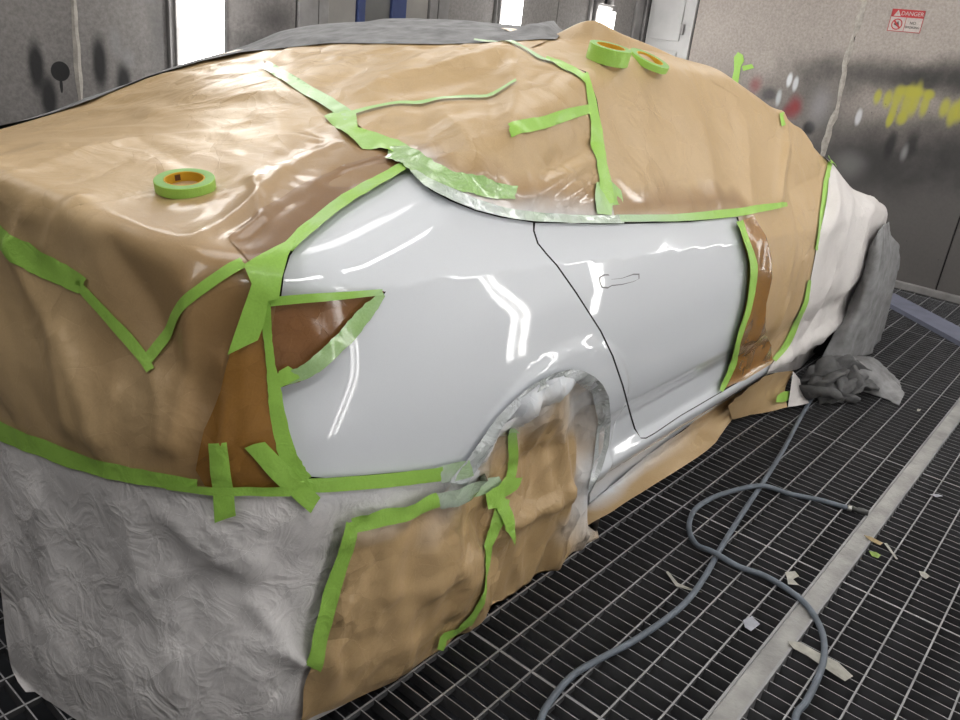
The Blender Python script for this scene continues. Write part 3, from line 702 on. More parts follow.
# ------------------------------------------------------------------ the car
def paint_mat():
    m = bpy.data.materials.new('white_car_paint'); nt, b = nodes_of(m)
    c = ramp(nt, noise(nt, 420, 2), [(.3, tuple(x * .985 for x in PAINT)), (.7, tuple(x * 1.01 for x in PAINT))])
    nt.links.new(c, b.inputs['Base Color']); b.inputs['Roughness'].default_value = .55; b.inputs['Coat Weight'].default_value = 1; b.inputs['Coat Roughness'].default_value = .03; b.inputs['Coat IOR'].default_value = 1.55
    n = nt.nodes.new('ShaderNodeBump'); n.inputs['Strength'].default_value = .02; n.inputs['Distance'].default_value = .002; nt.links.new(noise(nt, 90, 2), n.inputs['Height']); nt.links.new(n.outputs[0], b.inputs['Coat Normal'])
    return m
M['paint'] = paint_mat()
M['gap'] = simple('shut_line', (.015, .015, .015), .7)
M['handle_line'] = simple('handle_outline', (.16, .16, .18), .4)
car = empty('car', (2.9, YC, 0)); tag(car, 'white fastback saloon car masked with paper, only its rear side bare', 'car')
belt = [(408, 168), (414, 175), (430, 190), (450, 201), (475, 211), (500, 217.5), (532, 222.5)]
gapq = [(533, 223), (533, 231), (537, 243.5), (546, 254.5), (556, 265.5), (575, 292.5), (600, 331.5), (612, 356.5), (622, 386), (630, 416), (634, 429), (641, 438.5)]
lip = [(590, 494), (601, 472), (609, 445), (611, 420), (609, 397), (603, 385), (595, 377), (584, 371), (572, 369), (556, 373), (540, 381), (526, 390), (512, 402), (495, 420), (480, 441), (465, 463)]
rear_edge = [(455, 467), (445, 468), (400, 472), (360, 475.5), (325, 478), (311, 476.5), (301, 469), (293, 450), (287, 425), (279.5, 388)]
lamp_low = [(300, 381), (320, 367), (345, 346), (365, 322), (379, 303), (386, 291.5)]
lamp_top = [(360, 293), (320, 296), (281, 299)]
trunk_gap = [(284, 275), (290, 256), (301, 240), (340, 208), (375, 187)]
quarter = sheet('quarter_panel', belt + gapq + [(632, 452), (605, 482), (589, 513)] + lip + rear_edge + lamp_low + lamp_top + trunk_gap, M['paint'], 'body', 0, exact_normals=True, parent=car)
gapd = [(x + 1.6, y - .5) for x, y in gapq]
door_b = [(646, 437.5), (655, 432.5), (680, 415.5), (722, 391)]
front_e = [(736, 372), (740, 340), (750, 302), (754, 266), (746, 242), (736, 217)]
door = sheet('rear_door', [(535.2, 223)] + gapd[1:-1] + [(640.5, 437.5)] + door_b + front_e + [(690, 222), (640, 223.5), (600, 224.5), (560, 223)], M['paint'], 'body', 0, exact_normals=True, parent=car)
sill = sheet('rocker_sill', [(641, 438.5), (646, 438.7), (655, 433.6), (680, 416.5), (722, 392.0), (770, 364), (774, 371), (736, 394), (685, 428), (640, 462), (612, 486), (592, 506), (589, 513), (605, 482), (632, 452)], M['paint'], 'body', 0, exact_normals=True, parent=car)
def hs(lst, n, off, mat, par): return sheet(n, lst, mat, 'body', off, parent=par, exact_normals=True, step=2)
hh = [(600.5, 277.5), (605, 275.5), (609, 275.5), (611.5, 279.5), (622, 278.5), (633, 275), (638.5, 275), (638.5, 279), (633, 281.5), (622, 284), (612, 285), (608, 287), (602.5, 286.5), (600.5, 282)]
cx, cy = 619, 280.5
hl = hs([(cx + (x - cx) * 1.05, cy + (y - cy) * 1.25) for x, y in hh], 'handle_recess', .0008, M['handle_line'], door)
hd = hs(hh, 'door_handle', .0022, M['paint'], door)
# inner shell, dark, behind every gap; no skin inside the wheel arch
V, Fc = BASES['body']['V'], BASES['body']['F']; Nn = grad(V, False); Vs = V - Nn * .022
ce = V[[q[0] for q in Fc]]; keepf = [q for q, p in zip(Fc, ce) if np.hypot(p[0] - ARCH[0], p[2] - ARCH[1]) > ARCH[2] + .02 or p[1] > 1.5]
keepf = [q for q in keepf if V[q[0]][2] < 1.5][::1]
used = sorted({i for q in keepf for i in q}); mp = {i: k for k, i in enumerate(used)}
link('body_shell', pymesh('body_shell', Vs[used], [[mp[i] for i in q] for q in keepf]), M['dark'], car, True)
# rolled arch lip turning into the wheel well
LP = densify([(589, 512)] + lip, 4, .02, False, 'body'); LN = grad(LP, False)
inw = np.array([ARCH[0], 0, ARCH[1]]) - LP; inw[:, 1] = 0; inw /= np.linalg.norm(inw, axis=1)[:, None]
rows = [LP, LP + np.array([0, .006, 0]) + inw * .002, LP + np.array([0, .05, 0]) + inw * .006]
link('arch_lip', pymesh('arch_lip', np.concatenate(rows), [(r * len(LP) + i, r * len(LP) + i + 1, (r + 1) * len(LP) + i + 1, (r + 1) * len(LP) + i) for r in range(2) for i in range(len(LP) - 1)]), M['paint'], car, True)
# wheels (under the masking)
def wheel(x, y):
    prof = [(.20, -.105), (.235, -.115), (.30, -.115), (.328, -.09), (.335, -.05), (.335, .05), (.328, .09), (.30, .115), (.235, .115), (.20, .105)]
    n = 36; v = [(r * math.cos(2 * math.pi * i / n), yy, r * math.sin(2 * math.pi * i / n)) for i in range(n) for r, yy in prof]; k = len(prof)
    f = [(i * k + j, i * k + (j + 1) % k, ((i + 1) % n) * k + (j + 1) % k, ((i + 1) % n) * k + j) for i in range(n) for j in range(k)]
    me = pymesh('tyre', [(a + x, b + y, c + .335) for a, b, c in v], f); ty = link('tyre', me, M['rubber'], car, True)
    v = [(0, -.04, 0)] + [(.21 * math.cos(2 * math.pi * i / n), -.06, .21 * math.sin(2 * math.pi * i / n)) for i in range(n)]
    link('wheel_rim', pymesh('wheel_rim', [(a + x, b + y, c + .335) for a, b, c in v], [(0, 1 + i, 1 + (i + 1) % n) for i in range(n)]), M['coupler'], ty)
for x in (1.572, 4.447):
    for y in (1.17, 2.63): wheel(x, y)

# overspray: how near a point lies to the sprayed panels
belt3 = densify(belt + [(560, 222), (600, 224), (640, 223), (690, 221), (738, 217)], 10, .03, False, 'body')
arch3 = densify(lip, 10, .03, False, 'body')
rear3 = densify(rear_edge[:5], 10, .03, False, 'body')
def mist_belt(a=.16, k=.9):
    def f(P): d = seg_dist(P, belt3); return k * np.clip(1 - d / (a * (1 + .35 * vnoise(P * 9))), 0, 1) ** 1.5
    return f
def mist_arch(a=.17, k=1.0):
    def f(P):
        d = np.minimum(seg_dist(P, arch3), seg_dist(P, rear3) + .03); return k * np.clip(1.15 - d / (a * (1 + .5 * vnoise(P * 8))), 0, 1) ** 1.3
    return f

rearfull3 = densify(rear_edge[4:] + [(272, 330), (281, 299)] + trunk_gap + [(408, 168)], 10, .03, False, 'body')
def wet_rear(P): return .95 * np.clip(1.15 - seg_dist(P, rearfull3) / (.30 + .12 * vnoise(P * 5)), 0, 1)
def wet_belt(P): return .75 * np.clip(1 - np.abs(seg_dist(P, belt3) - .055) / (.07 + .03 * vnoise(P * 12)), 0, 1)
# ------------------------------------------------------------------ masking sheets
KR = 'masking_paper'
S1 = sheet(KR, [(-120, 400), (-60, 418), (0, 438), (60, 459), (120, 476), (200, 489), (292, 493), (297, 478), (284, 440), (275, 392), (270, 340), (277, 300), (284, 262), (300, 236), (345, 203), (405, 168), (385, 148), (352, 120), (330, 104), (300, 82), (266, 60), (290, 45), (236, 50),
    (200, 60), (148, 75), (95, 95), (50, 115), (.95, 2.62, 1.0), (.72, 2.5, .9), (.62, 2.3, .8), (.58, 2.3, .62)], M['kraft'],
    off=.006, key='S1', wet=wet_rear, edge_fade=.06, wr=make_wr(.006, 2.5, .014, 5.5, (1.2, .5, 1.0), 1.4, seed=1, folds=[
        ([(20, 250), (60, 330), (75, 420)], .035, .016), ([(70, 335), (100, 430)], .03, .016), ([(115, 250), (150, 300), (200, 400)], .035, -.012), ([(195, 290), (190, 360), (178, 440)], .025, .018),
        ([(228, 360), (225, 440)], .02, .012), ([(80, 205), (60, 225), (52, 250)], .02, .014), ([(30, 215), (20, 245)], .02, .012), ([(285, 175), (240, 215), (200, 240)], .02, .008), ([(330, 150), (250, 190), (180, 205)], .022, .006), ([(255, 185), (262, 225), (235, 240)], .012, .010),
        ([(140, 85), (230, 62), (262, 60)], .02, .006), ([(170, 110), (260, 95), (300, 98)], .03, .005), ([(20, 175), (140, 140), (200, 135)], .03, .005), ([(120, 395), (105, 450)], .02, .012), ([(160, 380), (165, 440)], .02, .012)]))
tag(S1, 'large brown paper sheet over the trunk and tail, its face creased', 'masking paper')
S2 = sheet(KR, [(262, 59), (300, 84), (345, 115), (390, 150), (409, 167), (416, 175), (431, 189), (451, 200), (476, 210), (501, 216), (533, 221), (570, 222), (616, 222), (612, 200), (605, 160), (600, 120), (594, 90), (585, 72), (560, 60), (530, 48), (552, 38.5), (500, 41), (440, 44), (380, 43), (330, 43), (290, 47)], M['kraft_window'],
    off=.009, key='S2', edge_fade=.05, mist=mist_belt(.085, 1.0), wet=wet_belt, wr=make_wr(.006, 3, .014, 7.0, (.8, 1.2, .6), 1.3, seed=2, folds=[
        ([(505, 58), (470, 66), (410, 78), (360, 98)], .05, .022), ([(512, 60), (516, 100), (508, 135)], .03, .014), ([(540, 175), (580, 150), (592, 142)], .02, -.014), ([(525, 205), (555, 180), (595, 160)], .02, .014), ([(510, 135), (522, 175), (524, 200)], .018, .014),
        ([(550, 210), (600, 175)], .014, .012), ([(575, 212), (605, 190)], .012, .010), ([(448, 118), (470, 150), (480, 175)], .02, .012), ([(420, 105), (430, 140)], .03, -.010), ([(340, 60), (450, 52), (520, 52)], .03, .008), ([(380, 70), (480, 58)], .02, .006), ([(490, 95), (495, 130)], .03, -.012)]))
tag(S2, 'crumpled brown paper over the rear window, misted white at its lower edge', 'masking paper')
S3 = sheet(KR, [(587, 72), (597, 100), (603, 140), (608, 180), (614, 222), (640, 222), (690, 220), (738, 217), (742, 240), (748, 262), (746, 300), (737, 338), (729, 368), (722, 388), (745, 380), (771, 364), (790, 340), (806, 302), (812, 270), (819, 230), (826, 195), (832, 157), (3.62, 1.35, 1.2), (3.5, 1.9, 1.28), (3.2, 2.2, 1.33), (2.7, 2.25, 1.4), (2.5, 2.1, 1.43), (530, 42), (520, 47), (560, 62)], M['kraft'],
    off=.007, key='S3', edge_fade=.05, mist=mist_belt(.035, .6), wet=wet_belt, wr=make_wr(.007, 2.2, .007, 4.5, (1, 1, .5), 1.3, seed=3, folds=[
        ([(782, 112), (785, 145), (778, 200)], .025, .018), ([(745, 130), (748, 200)], .05, .010), ([(820, 175), (790, 190), (800, 240)], .05, -.012), ([(700, 120), (712, 200)], .06, .008), ([(790, 250), (775, 330)], .04, .014), ([(800, 130), (815, 160)], .03, .014), ([(785, 300), (760, 355)], .02, .012)]))
tag(S3, 'smooth tan brown paper over the front windows and door, carrying two tape rolls', 'masking paper')
# raised fold of that sheet along the roof
r0 = [cast(x, y) + np.array([0, 0, .006]) for x, y in ((548, 42), (580, 50), (620, 56), (665, 66), (700, 78), (738, 99))]
top = []
for (x, y), q in zip(((552, 36.5), (590, 20), (622, 34), (662, 51), (702, 72), (740, 97)), r0):
    d = pix_dir(x, y); k = np.array([q[0] + .10, q[1] + .12, 0]); t = ((k - CAM) @ d * 1.0); t = ((k[:2] - CAM[:2]) @ d[:2]) / (d[:2] @ d[:2]); top.append(CAM + d * t)
r1 = [a * .55 + b * .45 + np.array([.02, .02, -.012]) for a, b in zip(r0, top)]
back = [p + np.array([.06, .08, -.10]) for p in top]
loft('raised_fold', [r0, r1, top, back], M['kraft'], 8, 8, make_wr(.004, 6), parent=S3)
S4 = sheet('masking_film', [(741, 221), (753, 264), (749, 302), (738, 342), (731, 372), (722, 390), (745, 378), (772, 360), (770, 345), (763, 325), (764, 303), (770, 278), (770, 258), (765, 236), (753, 216)], M['amber'],
    off=.017, under=('S3',), key='S4', edge_fade=.03, wr=make_wr(.003, 8, .004, 9, (1, 1, .35), 1.4, seed=4, folds=[([(757, 222), (766, 262), (762, 305), (750, 345)], .012, .010)]))
tag(S4, 'narrow glossy amber film strip between the green edged door and the tan paper', 'masking film')
S6 = sheet('masking_film', [(262, 280), (272, 300), (268, 340), (274, 392), (284, 440), (292, 490), (235, 490), (205, 486), (196, 470), (204, 430), (222, 390), (234, 345), (246, 315)], M['amber'],
    off=.011, under=('S1',), key='S6', edge_fade=.03, wr=make_wr(.003, 6, .008, 7, (1, 1, .3), 1.4, seed=14, folds=[([(228, 362), (226, 430), (222, 470)], .014, .018), ([(245, 330), (248, 440)], .012, .014), ([(205, 400), (192, 460)], .02, .014)]))
tag(S6, 'glossy amber film hanging beside the tail lamp on the rear corner', 'masking film')
S7 = sheet('masking_film', [(268, 300), (300, 298), (384, 291), (364, 323), (344, 347), (320, 368), (300, 382), (276, 388), (266, 340)], M['brownfilm'], off=.004, edge_fade=.03, wr=make_wr(.002, 9, .006, 10, (1, 1, 1), 1.5, seed=5))
tag(S7, 'glossy dark brown film patch covering the wedge shaped tail lamp', 'masking film')
S8 = sheet('masking_film', [(228, 238), (262, 214), (300, 188), (345, 165), (392, 152), (402, 166), (345, 200), (300, 232), (284, 246), (250, 262)], M['kraft_dull'], off=.0078, wet=wet_rear, under=('S1',), edge_fade=.03, wr=make_wr(.002, 6, .005, 7, (1, 1, 1), 1.5, seed=6, folds=[([(256, 185), (262, 222), (240, 235)], .010, .010), ([(240, 235), (300, 190), (380, 160)], .012, .008)]))
tag(S8, 'glossy dark film band along the trunk shut line', 'masking film')
# white sheet hanging behind the rear bumper
W1 = sheet('masking_sheet', [(-50, 422), (0, 441), (60, 463), (120, 480), (200, 492), (292, 495), (350, 489), (440, 476), (462, 466), (480, 470), (470, 520), (1.22, .99, .25), (1.20, .985, .01), (1.0, 1.0, .004), (.85, 1.07, .004), (.70, 1.16, .004), (.58, 1.30, .004), (.54, 1.45, .004), (30, 724), (20, 700), (10, 662), (5, 630), (2, 600), (-2, 570), (-6, 540), (-24, 500)], M['white_sheet'],
    off=.006, key='W1', edge_fade=.06, mist=mist_arch(.10, .6), wr=make_wr(.011, 3.5, .014, 8, (1, 1, .8), 1.3, seed=7, fine=.0015, fs=22, folds=[
        ([(165, 512), (200, 540), (250, 570)], .03, .02), ([(205, 580), (180, 640)], .04, -.016), ([(250, 600), (300, 660)], .02, .024), ([(210, 520), (240, 545), (258, 558)], .012, .014), ([(130, 590), (220, 560)], .02, .01), ([(40, 500), (60, 600), (40, 690)], .05, .014), ([(255, 640), (300, 655)], .012, .016)]))
tag(W1, 'crumpled white sheet hanging over the rear bumper to the grating', 'masking sheet')
# brown paper over the rear wheel, two sheets
B1 = sheet(KR, [(350, 524), (400, 513), (440, 500), (470, 492), (502, 480), (520, 500), (505, 560), (488, 610), (478, 655), (450, 662), (400, 678), (350, 700), (320, 712), (300, 722), (304, 690), (318, 640), (335, 580)], M['kraft_crushed'],
    off=.020, key='B1', edge_fade=.04, under=('W1',), mist=mist_arch(.16, .8), wr=make_wr(.009, 5, .030, 9, (1, 1, 1), 1.3, seed=8, folds=[([(430, 520), (480, 495)], .02, .016), ([(360, 590), (440, 580), (480, 560)], .03, .016), ([(330, 660), (400, 640), (450, 600)], .03, .014), ([(380, 545), (420, 620)], .02, -.014), ([(440, 640), (470, 600)], .02, .016)]))
tag(B1, 'brown paper sheet behind the rear wheel, taped onto the white sheet', 'masking paper')
B2 = sheet(KR, [(466, 462), (481, 441), (496, 421), (513, 404), (541, 383), (573, 372), (594, 380), (604, 392), (606, 420), (603, 447), (595, 472), (588, 496), (586, 525), (608, 540), (597, 562), (570, 596), (530, 628), (500, 652), (482, 662), (474, 640), (480, 600), (492, 550), (500, 505), (490, 484), (450, 490), (440, 498)], M['kraft_crushed'],
    off=.010, key='B2', edge_fade=.03, mist=mist_arch(.17, 1.0), wr=make_wr(.012, 5, .032, 9, (1.4, 1, .6), 1.4, seed=9, folds=[([(553, 385), (556, 450), (553, 520), (545, 590)], .010, .020), ([(575, 390), (582, 440), (575, 500)], .03, -.03), ([(520, 420), (525, 500)], .02, -.02), ([(500, 430), (480, 470)], .014, .018), ([(505, 530), (560, 500), (580, 470)], .02, .016), ([(520, 600), (580, 560), (600, 540)], .02, .02), ([(490, 640), (540, 600), (570, 590)], .015, -.02)]))
tag(B2, 'brown paper stuffed into the rear wheel arch, top misted white', 'masking paper')
# crinkled film band tucked behind the arch lip
AF = sheet('masking_film', [(590, 492), (601, 472), (609, 445), (611, 420), (609, 397), (603, 385), (595, 377), (584, 371), (572, 369), (556, 373), (540, 381), (526, 390), (512, 402), (495, 420), (480, 441), (465, 463), (448, 482), (466, 486), (490, 452), (502, 428), (522, 404), (545, 388), (574, 381), (592, 393), (598, 420), (594, 460), (588, 490)], M['arch_film'], off=.014, edge_fade=.02, mist=lambda P: .45 + .4 * vnoise(P * 25), wr=make_wr(.006, 8, .020, 16, (1, 1, 1), 1.5, seed=10))
tag(AF, 'crinkled overpainted film band lining the wheel arch edge', 'masking film')
# skirt of brown paper under the sill
sk_t = [cast(x, y, 'body') + np.array([0, -.004, 0]) for x, y in ((586, 510), (612, 484), (640, 460), (685, 427), (736, 393), (772, 369))]
sk_b = [onZ(x, y, .02) for x, y in ((584, 527), (627, 502), (670, 475), (705, 452), (722, 435), (733, 420))]
sk_m = [a * .5 + b * .5 + np.array([0, .03 * s, 0]) for a, b, s in zip(sk_t, sk_b, (1, 1, .7, 1, 1, 1))]
sk = loft(KR, [sk_t, sk_m, sk_b], M['kraft'], 10, 12, make_wr(.008, 7, .008, 6, (.6, 1, 1), 1.3, seed=11), mist=lambda P: np.clip(1.05 - seg_dist(P, np.array(sk_t)) / (.06 + .03 * vnoise(P * 6)), 0, 1) * np.clip(1.6 - (P[:, 0] - 1.8) / .7, 0, 1))
tag(sk, 'long brown paper skirt taped under the door sill', 'masking paper')
fl_t = [onY(x, y, .98) for x, y in ((735, 398), (755, 384), (775, 373), (793, 371))]; fl_b = [onZ(x, y, .03) for x, y in ((733, 420), (752, 415), (772, 411), (788, 407))]
fl = loft(KR, [fl_t, [(a + b) / 2 + np.array([0, .02, 0]) for a, b in zip(fl_t, fl_b)], fl_b], M['kraft'], 8, 8, make_wr(.006, 8, .006, 9, seed=12))
tag(fl, 'short brown paper flap below the front door sill', 'masking paper')
f2t = [onY(x, y, .97) for x, y in ((793, 371), (803, 384), (806, 394))]; f2b = [onZ(x, y, .03) for x, y in ((788, 407), (798, 405.5), (809, 403))]
f2 = loft('masking_sheet', [f2t, f2b], M['white_front'], 6, 6, make_wr(.002, 9)); tag(f2, 'small stiff white paper corner sticking out under the car front', 'masking sheet')
# white sheet over mirror, front wing and bonnet
mir = np.array([3.42, .97, 1.00])
base_wr = make_wr(.010, 3, .010, 3, (1, 1, .6), 1.3, seed=13, folds=[([(848, 200), (835, 260), (800, 335)], .05, .02), ([(870, 200), (850, 270), (820, 340)], .04, .016), ([(835, 260), (825, 300), (790, 360)], .03, -.02), ([(800, 345), (790, 372)], .02, .02), ([(780, 362), (815, 345)], .015, .02)])
W2 = sheet('masking_sheet', [(831, 157), (826, 195), (819, 235), (812, 272), (806, 303), (790, 341), (771, 365), (767, 374), (790, 371), (808, 368), (840, 356), (862, 312), (878, 264), (885, 232), (4.75, 1.2, .72), (5.1, 1.5, .75), (5.1, 1.9, .75), (4.4, 1.9, .96), (3.7, 1.6, 1.14)], M['white_front'], off=.010, edge_fade=.04, key='W2',
    wr=lambda P: base_wr(P) + .085 * np.exp(-(((P - mir) / np.array([.22, .25, .16])) ** 2).sum(1)))
tag(W2, 'white sheet draped over the door mirror and front wing', 'masking sheet')

# ------------------------------------------------------------------ grey dust cloths
G1 = sheet('dust_cloth', [(95, 98), (148, 76), (200, 61), (240, 52), (290, 47), (330, 43), (380, 43.5), (440, 44), (500, 41.5), (540, 39), (556, 39), (2.85, 1.95, 1.42), (3.3, 2.5, 1.2), (3.3, 2.85, .8), (2.0, 2.9, .5), (1.0, 2.8, .6), (.8, 2.7, .9)], M['cloth'], off=.012, edge_fade=.04, wr=make_wr(.010, 3, .010, 5, seed=15, folds=[([(528, 36), (552, 33)], .04, .035), ([(540, 38), (556, 36)], .02, .02)]))
tag(G1, 'grey dust cloth spread over the far side of the roof', 'cloth')
g_t = [cast(x, y) + np.array([.0, -.03, .0]) for x, y in ((868, 262), (874, 245), (880, 230), (886, 222))]
def gpt(x, y, Y): return onY(x, y, Y)
rows = [[gpt(864, 262, 1.0), gpt(873, 243, .93), gpt(880, 228, .92), gpt(888, 222, 1.0)],
        [gpt(850, 300, 1.0), gpt(866, 290, .92), gpt(881, 275, .90), gpt(895, 252, .98)],
        [gpt(833, 335, 1.0), gpt(853, 330, .92), gpt(872, 318, .90), gpt(893, 292, .98)],
        [gpt(822, 357, 1.0), gpt(843, 360, .92), gpt(862, 358, .90), gpt(886, 334, .97)]]
G2 = loft('dust_cloth', rows, M['cloth'], 14, 14, lambda P: .030 * vnoise(np.stack([P[:, 0] * 9 + P[:, 2] * 2.5, P[:, 1] * .5, P[:, 2] * 1.6], 1)) + .010 * vnoise(np.stack([P[:, 0] * 22 + P[:, 2] * 5, P[:, 1] * .5, P[:, 2] * 5], 1) + 4)); tag(G2, 'grey dust cloth hanging over the front wheel', 'cloth')
sol = G2.modifiers.new('thickness', 'SOLIDIFY'); sol.thickness = .004

# ------------------------------------------------------------------ tape strips
TP = 'tape_strip'
seam = lambda P: np.maximum(WRS['B1'](P), WRS['B2'](P) - .010)
tw = make_wr(.0012, 20, .002, 30, seed=20)
strip(TP, [(-8, 231, 20), (20, 249, 22), (50, 268, 22), (82, 286, 18)], M['tape'], 'wide green tape slanting down the tail from the car corner', off=0.012, under=('S1',), rag=.06, wr=tw)
strip(TP, [(72, 279, 9), (100, 309, 10), (128, 338, 11), (152, 370, 8)], M['tape'], 'thin green tape forming the falling arm of the V on the tail', off=0.012, under=('S1',), wr=tw)
strip(TP, [(147, 360, 11), (165, 332, 11), (185, 305, 11), (212, 282, 11), (243, 263, 11)], M['tape'], 'green tape forming the rising arm of the V on the tail', off=0.012, under=('S1',), wr=tw)
strip(TP, [(-8, 429, 18), (40, 448, 17), (90, 465, 17), (150, 479, 15), (197, 485, 11)], M['tape'], 'long green tape joining tail paper and white sheet', off=0.012, under=('S1',), rag=.08, wr=tw)
strip(TP, [(165, 487, 7), (210, 491, 8), (250, 491, 9), (290, 491, 10)], M['tape'], 'narrow green tape under the amber film at the bumper', off=0.018, under=('S6',), wr=tw)
patch(TP, [(209, 443), (219, 442), (228, 441), (231, 470), (237, 513), (226, 517), (216, 521), (213, 490)], M['tape'], 'short upright green tape crossing the bumper seam', off=0.018, under=('S6',), wr=tw)
patch(TP, [(245, 447), (254, 443), (265, 441), (285, 462), (320, 497), (315, 504), (310, 512), (280, 486)], M['tape'], 'short slanting green tape below the quarter panel corner', off=0.018, under=('S6',), wr=tw)
patch(TP, [(244, 266), (262, 254), (283, 244), (298, 237), (288, 256), (282, 278), (279, 299), (268, 301), (265, 322), (258, 340), (243, 347), (229, 354), (236, 332), (245, 305), (252, 284)], M['tape'], 'broad green tape wedge above the tail lamp', off=.023, under=('S1',), wr=tw)
strip(TP, [(266, 300, 9), (267, 330, 9), (271, 365, 9), (275, 395, 14), (281, 430, 16), (290, 462, 20), (302, 483, 22)], M['tape'], 'green tape running down the rear edge of the quarter panel', off=.014, rag=.10, wr=tw)
strip(TP, [(288, 247, 12), (310, 226, 12), (345, 199, 11), (380, 179, 10), (405, 165, 8)], M['tape'], 'green tape along the trunk shut line up to the pillar', off=.014, wr=tw, mist=lambda P: .25 * np.clip(vnoise(P * 25) * 2, 0, 1))
strip('shut_gap', [(281, 298, 1.6), (285, 275, 1.8), (291, 257, 2.0), (302, 241, 2.2), (340, 209, 2.2), (375, 188, 2.0), (407, 170, 1.6)], M['gap'], None, 'body', .003).parent = car
strip(TP, [(270, 302, 9), (300, 299, 9), (340, 296, 8), (383, 292, 6)], M['tape'], 'green tape along the upper edge of the tail lamp', off=.014, wr=tw, mist=lambda P: np.clip((P[:, 0] - .93) * 8, 0, .9))
strip('film_strip', [(276, 381, 12), (300, 374, 14), (322, 359, 17), (345, 338, 17), (364, 315, 15), (383, 294, 7)], M['film_tape'], 'crinkled glossy green tape along the lower edge of the tail lamp', off=.014, rag=.12, wr=make_wr(.002, 15, .006, 22, seed=22))
patch(TP, [(279, 371), (288, 366), (296, 371), (300, 378), (288, 384), (280, 388), (274, 386)], M['tape'], 'small green tape scrap at the lower lamp corner', off=.014, wr=tw)
strip(TP, [(300, 486, 14), (330, 485, 14), (380, 481, 14), (420, 477, 14), (444, 474, 14)], M['tape'], 'green tape along the lower edge of the quarter panel', off=.014, wr=tw)
strip('film_strip', [(440, 475, 16), (456, 472, 18), (472, 468, 16)], M['film_tape'], 'pale overpainted tape end beside the wheel arch', off=.014, mist=lambda P: .5 + .5 * vnoise(P * 30), wr=make_wr(0, 1, .004, 25, seed=23))
strip(TP, [(264, 63, 9), (290, 79, 10), (320, 97, 11), (348, 115, 12)], M['tape'], 'pale green tape slanting over the rear window top', off=0.015, under=('S2',), mist=lambda P: .55 + 0 * P[:, 0], wr=tw)
patch(TP, [(324, 116), (340, 108), (356, 113), (358, 128), (372, 131), (398, 137), (412, 150), (400, 156), (380, 147), (362, 147), (352, 140), (340, 130)], M['tape'], 'torn green tape cluster where the window tapes meet', off=0.015, under=('S2',), wr=make_wr(.002, 15, .005, 20, seed=24), mist=lambda P: .15 + .25 * vnoise(P * 20))
strip('film_strip', [(388, 150, 14), (410, 160, 18), (430, 172, 19), (455, 181, 18), (485, 187, 17), (516, 193, 14)], M['film_tape'], 'crinkled glossy green tape band along the rear pillar glass', off=0.015, under=('S2',), rag=.12, wr=make_wr(.002, 15, .007, 22, seed=25))
strip('film_strip', [(412, 170, 5), (430, 184, 8), (455, 196, 10), (490, 208, 10), (530, 216, 9), (580, 219, 8), (625, 219, 8)], M['film_tape'], 'pale overpainted tape following the window base', off=0.015, under=('S2',), mist=lambda P: .72 + .3 * vnoise(P * 14), wr=make_wr(0, 1, .003, 25, seed=26))
strip(TP, [(616, 218, 7), (660, 218, 7), (700, 216, 8), (740, 212, 8), (768, 207, 7), (788, 204, 4)], M['tape'], 'green tape along the door top under the tan paper', off=0.013, under=('S3',), wr=tw, mist=lambda P: np.clip(.9 - (P[:, 0] - 1.9) * 1.6, 0, .8))
strip(TP, [(508, 133, 13), (530, 126, 13), (560, 117, 12), (591, 108, 9)], M['tape'], 'slanting green tape ending at the upright tape on the rear window', off=0.015, under=('S2',), wr=tw)
strip(TP, [(586, 72, 5), (592, 95, 7), (597, 125, 9), (601, 155, 10), (606, 182, 11), (610, 203, 12)], M['tape'], 'upright green tape joining the two window papers', off=0.015, under=('S2',), rag=.05, wr=tw)
patch(TP, [(597, 182), (610, 180), (622, 190), (625, 203), (613, 205), (612, 215), (597, 214), (594, 200)], M['tape'], 'torn green tape patch at the foot of the upright tape', off=0.015, under=('S2',), wr=make_wr(.002, 15, .004, 20, seed=27), mist=lambda P: .35 + .4 * vnoise(P * 18))
strip(TP, [(546, 57, 4), (562, 64, 7), (578, 72, 6), (590, 82, 5)], M['tape'], 'short green tape on the roof above the upright tape', off=0.015, under=('S2',), wr=tw)
strip(TP, [(474, 38.5, 2.0), (500, 44, 2.2), (525, 52, 2.5), (550, 60, 2.5)], M['tape'], 'thin pale tape line crossing the roof', off=0.015, under=('S2',), mist=lambda P: .7 + 0 * P[:, 0])
strip(TP, [(346, 114, 4), (385, 105, 2.6), (430, 97, 2.8), (480, 90, 3), (516, 82, 2.4)], M['tape'], 'long thin green tape line over the rear window', off=0.015, under=('S2',), mist=lambda P: .25 + .3 * vnoise(P * 8))
strip(TP, [(739, 221, 7), (746, 240, 6), (753, 265, 7), (750, 300, 6), (739, 340, 5), (733, 368, 6), (722, 391, 4)], M['tape'], 'green tape edging the front end of the bare door', off=.022, under=('S4',), wr=tw)
strip(TP, [(831, 160, 5), (826, 190, 5), (820, 228, 5), (816, 250, 4)], M['tape'], 'thin green tape joining tan paper and white front sheet', off=0.013, under=('S3',), wr=tw)
strip(TP, [(809, 280, 4), (806, 300, 6), (798, 320, 5), (787, 344, 6), (774, 360, 5)], M['tape'], 'lower green tape between tan paper and white front sheet', off=0.013, under=('S3',), wr=tw)
patch(TP, [(824, 157), (830, 153), (838, 160), (837, 164), (829, 164)], M['tape'], 'small green tape tab on top of the white front sheet', off=0.018, under=('W2',))
strip(TP, [(781, 113, 2), (783, 126, 2.5)], M['tape'], 'tiny green tape sliver on the front pillar', off=0.013, under=('S3',))
strip(TP, [(354, 526, 14), (385, 517, 14), (415, 509, 13), (440, 500, 13)], M['tape'], 'green tape along the top edge of the wheel paper', off=0.026, under=('B1',), wr=tw)
